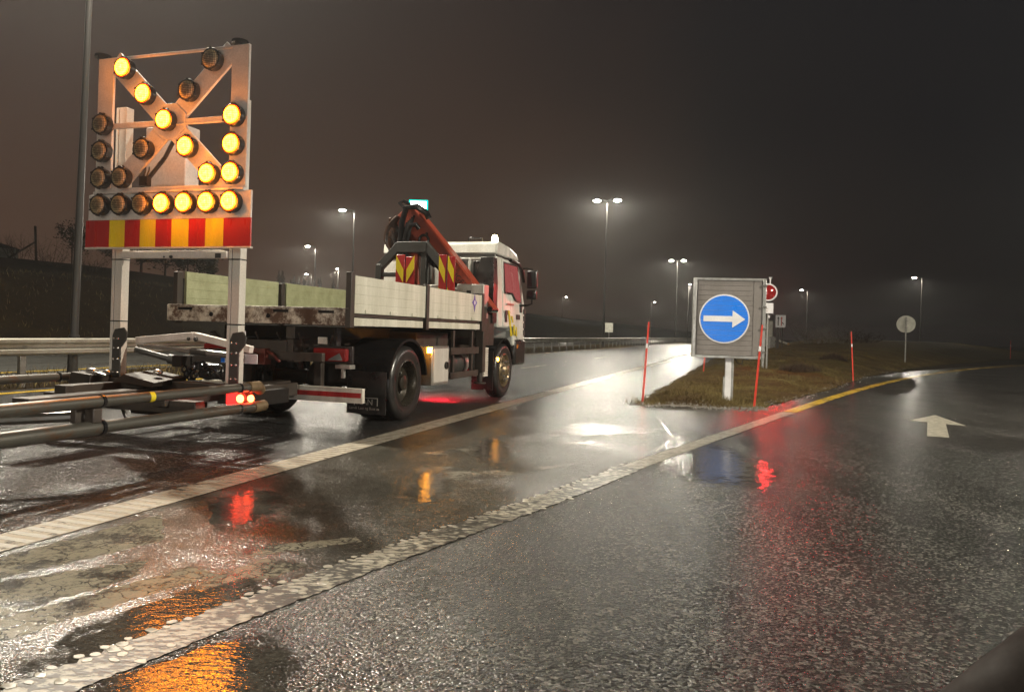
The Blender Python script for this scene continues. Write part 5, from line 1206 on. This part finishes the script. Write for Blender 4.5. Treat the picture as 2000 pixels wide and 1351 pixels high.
def lane_sign():
    t = thing('lane_sign', (16.2, 45, 0.55), -rad(15), 'white square sign with a black and a red lane arrow beyond the island', 'road sign')
    b = MB(); b.box(-0.29, 0.29, -0.01, 0.01, 1.36, 2.10); p = b.build('plate', M_SIGNW, t, 0.004)
    b = MB(); b.box(-0.16, -0.11, -0.014, -0.011, 1.46, 1.90); b.prism([(-0.20, 1.88), (-0.07, 1.88), (-0.135, 2.02)], lambda x, z, h: (x, h, z), -0.014, -0.011); b.prism([(0.09, 1.68), (0.20, 1.58), (0.17, 1.54), (0.06, 1.64)][::-1], lambda x, z, h: (x, h, z), -0.0139, -0.011); b.build('black_arrow', M_INK, p, smooth=False)
    b = MB(); b.box(0.03, 0.08, -0.0135, -0.011, 1.46, 1.90); b.prism([(-0.01, 1.88), (0.12, 1.88), (0.055, 2.02)], lambda x, z, h: (x, h, z), -0.0135, -0.011); b.build('red_arrow', M_REDINK, p, smooth=False)
    b = MB(); b.box(-0.22, -0.06, 0.02, 0.12, -0.2, 1.36); b.tube([(0.12, 0.05, -0.2), (0.12, 0.05, 1.36)], 0.035, 10); b.build('post', M_GANTRY, t)
lane_sign()
def round_back():
    t = thing('round_sign', (20.36, 38.53, 0.35), -rad(20), 'round traffic sign seen from its pale back on a grey post', 'road sign')
    b = MB(); b.lathe([(0.0, 0.44), (-0.006, 0.445), (-0.012, 0.44)], (0, 0, 1.82), 'y', 48); b.build('disc', M_SIGNBACK, t)
    b = MB(); b.tube([(0, -0.05, -0.4), (0, -0.05, 2.18)], 0.035, 12); b.build('post', M_GALV, t)
    b = MB(); b.box(-0.06, 0.06, -0.10, -0.012, 1.95, 2.0); b.build('clamp', M_GALV, t, 0.004); b = MB(); b.box(-0.06, 0.06, -0.10, -0.012, 1.62, 1.67); b.build('clamp', M_GALV, t, 0.004)
round_back()
p = rd(62, 8.6)
t = thing('small_sign', (p.x, p.y, 0), -TH, 'small pale sign back standing behind the distant guardrail', 'road sign')
b = MB(); b.box(-0.38, 0.38, -0.01, 0.01, 1.35, 2.25); b.build('plate', M_SIGNBACK, t); b = MB(); b.tube([(0, 0.05, 0), (0, 0.05, 2.2)], 0.04, 10); b.build('post', M_GALV, t)
# barrier boom and grey cabinet by the lane sign
t = thing('boom_barrier', (17.6, 50.5, 0.75), rad(14), 'grey lowered boom barrier with an orange end lamp beside the lane sign', 'barrier')
b = MB(); b.box(-0.2, 0.2, -0.15, 0.15, -0.4, 0.6); b.build('housing', M_GALV, t, 0.02)
b = MB(); b.tube([(0.2, 0, 0.45), (1.2, 0, 0.15)], 0.07, 10); b.build('boom', M_ALUW, t); b = MB(); b.ball((1.28, 0, 0.12), 0.09); b.build('end_lamp', mat('tan_lens', (0.6, 0.36, 0.14), 0.3, dirt=0.2), t)
t = thing('equipment_cabinet', (19.0, 58.0, 0.7), 0, 'grey equipment cabinet with a pale strip, between the signal and the lane sign', 'cabinet')
b = MB(); b.box(-1.0, 1.3, 0, 1.5, -0.5, 1.9); b.build('housing', M_SIGNBACK, t, 0.03); b = MB(); b.box(-0.9, 0.9, -0.05, -0.003, 0.42, 0.55); b.build('pale_strip', M_SIGNW, t)

# tall lit station sign beyond the lorry
def pylon():
    t = thing('pylon_sign', (-10.3, 78.8, 2.0), 0, 'tall teal-framed lit sign glowing above the crane', 'sign')
    b = MB(); b.box(-1.0, 1.0, 0, 0.3, 10.6, 12.75); bx = b.build('sign_box', emis('lit_teal_frame', (0.0, 0.55, 0.45), 2.2, (0.02, 0.3, 0.25)), t, 0.03)
    b = MB(); b.box(-0.83, 0.83, -0.02, -0.003, 10.75, 12.58); b.build('lit_panel', emis('lit_white_panel', (0.9, 1.0, 0.95), 9.0), bx)
    b = MB(); b.box(-0.55, 0.25, -0.03, -0.021, 11.0, 11.5); b.build('yellow_mark', emis('lit_yellow_mark', (1.0, 0.75, 0.25), 3.0), bx)
    b = MB(); b.prism([(0.2, 11.2), (0.5, 11.3), (0.5, 11.75)], lambda x, z, h: (x, h, z), -0.03, -0.021); b.build('red_mark', emis('lit_red_mark', (1.0, 0.12, 0.08), 2.0), bx, smooth=False)
    b = MB(); b.box(-0.25, 0.25, 0.05, 0.25, -0.5, 10.6); b.build('post', M_GANTRY, t)
pylon()

# ---------------------------------------------------------------- trees and the left bank
def crown_mesh(name, kind, seed, n):
    r = np.random.default_rng(seed); vs = []; fs = []
    def card(c, s):
        a = r.uniform(0, 2 * PI); t = r.uniform(-0.6, 0.9); d1 = Vector((math.cos(a), math.sin(a), t)).normalized() * s; d2 = d1.orthogonal().normalized() * s * r.uniform(0.35, 0.6)
        k = len(vs); c = Vector(c); vs.extend([c - d1 * 0.5, c + d2 * 0.5, c + d1 * 0.5, c - d2 * 0.5]); fs.append((k, k + 1, k + 2, k + 3))
    if kind == 'spruce':
        for i in range(n):
            z = r.uniform(0.08, 1.0) ** 0.85; R = 0.24 * (1 - z) * (0.75 + 0.35 * math.sin(z * 34)) + 0.012; q = R * math.sqrt(r.uniform(0.1, 1)); a = r.uniform(0, 2 * PI)
            card((q * math.cos(a), q * math.sin(a), z - q * 0.35), 0.09 * (1.15 - z))
    else:
        cl = [(r.uniform(-0.28, 0.28), r.uniform(-0.28, 0.28), r.uniform(0.28, 0.86), r.uniform(0.10, 0.2)) for _ in range(16)]
        for i in range(n):
            c = cl[int(r.integers(len(cl)))]; d = r.normal(0, 0.5, 3); card((c[0] + d[0] * c[3], c[1] + d[1] * c[3], c[2] + d[2] * c[3] * 0.9), r.uniform(0.035, 0.075))
    me = bpy.data.meshes.new(name); me.from_pydata([tuple(v) for v in vs], [], fs); me.materials.append(M_LEAF); return me
CROWNS = {k: [crown_mesh('crown', k, s, n) for s in (1, 2, 3)] for k, n in (('spruce', 900), ('broad', 1500))}
tb = MB(); tb.tube([(0, 0, -0.05), (0.006, 0, 0.35), (0, 0.004, 0.75)], 0.022, 8, True, 0.008)
for k in range(5):
    a = k * 1.9; tb.tube([(0, 0, 0.25 + 0.08 * k), (0.10 * math.cos(a), 0.10 * math.sin(a), 0.38 + 0.09 * k)], 0.008, 6, True, 0.003)
tmp = tb.build('trunk_source', M_BARK); TRUNK = tmp.data; TRUNK.name = 'trunk'; bpy.data.objects.remove(tmp)
def tree(x, y, z, hgt, kind, label, wide=1.0, group='dark trees on the far bank'):
    nm = 'spruce_tree' if kind == 'spruce' else 'leafy_tree'
    t = thing(nm, (x, y, z), random.uniform(0, 6.28), label, 'tree', group); t.scale = (hgt * wide, hgt * wide, hgt)
    for nme, me in (('trunk', TRUNK), ('crown', random.choice(CROWNS[kind]))):
        o = bpy.data.objects.new(nme, me); COL.objects.link(o); o.parent = t
def at(px, py_unused, Y): 
    return (px - 1000) / 1455 * Y
def gz(x, y):
    p = Vector((x, y, 0)) - O; return ground_z(p.dot(U), -p.dot(V)) - 0.1
for x, Y, h, k, w, lab in [
        (-35.6, 60, 3.9, 'broad', 0.75, 'dark columnar tree just behind the lamp post at the guardrail'),
        (-35.5, 66, 4.6, 'broad', 1.2, 'broad dark tree left of the arrow board, between its upright and the lamp post'),
        (-35.0, 70, 5.0, 'broad', 1.3, 'wide dark tree framed by the two uprights of the arrow board, left half'),
        (-36.5, 78, 4.6, 'broad', 1.3, 'dark tree framed by the two uprights of the arrow board, behind the wide one'),
        (-35.0, 80, 4.2, 'broad', 1.1, 'rounded dark tree above the left end of the far side board'),
        (-36.2, 86, 4.6, 'broad', 1.2, 'dark tree with a notched top, over the middle of the first far side board'),
        (-36.6, 90, 5.2, 'spruce', 1.0, 'pointed dark spruce beside the right upright of the arrow board')]:
    tree(x, Y, gz(x, Y), h, k, lab, w)
for k in range(26):
    px = 470 + k * 9.2 + random.uniform(-4, 4); Y = random.uniform(140, 175); x = at(px, 0, Y)
    tree(x, Y, gz(x, Y), random.uniform(3.2, 6.2) * (1.0 if k < 20 else 0.8), 'spruce', 'small pointed spruce in the distant treeline above the far side board', random.uniform(0.9, 1.4), 'spruces of the distant treeline')
def bare_bush(name, x, y, z, w, hgt, n, m, label, group):
    b = MB(); r = random.Random(int(x * 100) + n)
    for k in range(n):
        a = r.uniform(0, 2 * PI); q = r.uniform(0, 0.35) * w; p0 = Vector((q * math.cos(a), q * math.sin(a) * 0.6, -0.05)); lean = r.uniform(0.1, 0.9); hh = hgt * r.uniform(0.45, 1)
        p1 = p0 + Vector((math.cos(a) * lean * w * 0.35, math.sin(a) * lean * w * 0.3, hh * 0.55)); p2 = p1 + Vector((math.cos(a + r.uniform(-0.6, 0.6)) * lean * w * 0.3, r.uniform(-0.2, 0.2) * w, hh * 0.45))
        b.tube([p0, p1, p2], 0.014 * max(1, hgt * 0.4), 5, False, 0.004)
        for j in range(5):
            s = p1.lerp(p2, r.random()) if j % 2 else p0.lerp(p1, r.uniform(0.4, 1)); e = s + Vector((r.uniform(-0.25, 0.25) * w, r.uniform(-0.2, 0.2) * w, r.uniform(0.05, 0.28) * hgt)); b.tube([s, e], 0.007 * max(1, hgt * 0.4), 4, False, 0.003)
    o = b.build(name, m); o.location = (x, y, z); return tag(o, label, 'shrub', group)
for k, (x, Y, w, h, lab) in enumerate([(-32.5, 52, 2.6, 2.4, 'bare brown shrub on the bank left of the dark columnar tree'), (-36.0, 54, 2.2, 2.0, 'bare brown shrub on the bank beside the bare utility pole'), (-30.0, 53, 2.2, 1.8, 'low bare shrub on the bank just left of the lamp post at the guardrail')]):
    bare_bush('bare_shrub', x, Y, gz(x, Y), w, h, 26, M_DRYTWIG, lab, 'bare shrubs on the left bank')
for k, (x, Y, w, h, lab) in enumerate([(20.0, 50, 2.0, 1.5, 'pale bare shrub right beside the lane arrow sign'), (21.6, 52, 2.2, 1.3, 'pale bare shrub below the lamp with the yellowish head'), (23.6, 54, 2.4, 1.4, 'pale bare shrub in the middle of the row behind the island'), (25.6, 56, 2.2, 1.2, 'pale bare shrub, last of the row towards the leaning marker pole'), (27.6, 58, 2.0, 1.0, 'low bare shrub behind the leaning red marker pole')]):
    bare_bush('bare_shrub', x, Y, 1.0, w, h, 30, M_TWIG if k < 3 else M_DRYTWIG, lab, 'bare shrubs behind the island')
# pole with a brace, small hut, and a lamp on the far bank
t = thing('utility_pole', (-42.5, 66, gz(-42.5, 66)), 0, 'dark wooden pole with a diagonal brace on the left bank', 'pole')
b = MB(); b.tube([(0.25, 0, -0.3), (0, 0, 3.9)], 0.10, 10); b.build('pole', M_BARK, t); b = MB(); b.tube([(0.05, 0, 2.5), (-3.4, 0, 0.3)], 0.08, 8); b.build('brace', M_BARK, t)
t = thing('hut', (-48.4, 70, gz(-48.4, 70)), 0.5, 'small pale hut at the left edge of the bank behind the utility pole', 'hut')
b = MB(); b.box(-1.4, 1.4, -1.2, 1.2, -0.3, 2.4); b.build('wall', M_HUT, t, 0.02); b = MB(); b.prism([(-1.6, 2.4), (1.6, 2.4), (0, 2.9)], lambda x, z, h: (x, h, z), -1.35, 1.35); b.build('roof', M_GANTRY, t, 0.01)
t = thing('garden_lamp', (-44.5, 67, gz(-44.5, 67)), 0, 'tiny lit white lamp on the left bank below the pale hut', 'lamp')
b = MB(); b.tube([(0, 0, 0), (0, 0, 0.5)], 0.03, 8); b.build('post', M_GANTRY, t); b = MB(); b.ball((0, 0, 0.58), (0.16, 0.1, 0.09)); b.build('globe', emis('lit_globe', (1, 0.93, 0.85), 4.0), t)

# ---------------------------------------------------------------- the car the picture is taken from
def car():
    t = thing('car', (0.570, 0.80, -0.01), 0, 'dark rounded corner of the viewer\'s own car at the lower right', 'car')
    pts = [(-0.45 + 0.09 * k, 0.02 * math.sin(k * 0.3), 0.845 + 0.80 * (-0.45 + 0.09 * k + 0.09) - 0.075 - 0.10 * (0.09 * k - 0.5) ** 2) for k in range(-5, 12)]
    b = MB(); b.tube(pts, 0.05, 24, True, 0.06); b.build('dashboard', mat('dark_soft_plastic', (0.022, 0.017, 0.015), 0.7, dirt=0.4, scale=8), t)
    b = MB(); b.tube([(p[0] + 0.066, p[1] - 0.04, p[2] - 0.066) for p in pts], 0.045, 20, True, 0.05); b.build('trim', mat('pale_dashboard_trim', (0.24, 0.20, 0.17), 0.6, dirt=0.5, scale=14), t)
    MATS['dark_soft_plastic'].node_tree.nodes['Principled BSDF'].inputs['Specular IOR Level'].default_value = 0.15
    for x in (-0.80, 0.72):
        spot('headlight_beam', None, (x, 0.9, 0.66), P_HEAD * (0.85 if x < 0 else 2.7), 64 if x < 0 else 46, 1.0, (1.0, 0.95, 0.88), 0.06, (-0.34 if x < 0 else 0.22, 1.0, 0.16 if x < 0 else 0.06))
car()

# ---------------------------------------------------------------- rain-damp air
b = MB(); b.box(-760, 1250, -420, 1150, -1.0, 21.0)
hz = b.build('haze', [], smooth=False); tag(hz, kind='stuff')
hm = bpy.data.materials.new('damp_air'); hm.use_nodes = True; nt = hm.node_tree; nt.nodes.remove(nt.nodes['Principled BSDF'])
pv = nt.nodes.new('ShaderNodeVolumePrincipled'); pv.inputs['Density'].default_value = HAZE; pv.inputs['Color'].default_value = (0.86, 0.88, 0.88, 1); pv.inputs['Anisotropy'].default_value = 0.72
nt.links.new(pv.outputs[0], nt.nodes['Material Output'].inputs['Volume']); hz.data.materials.append(hm)
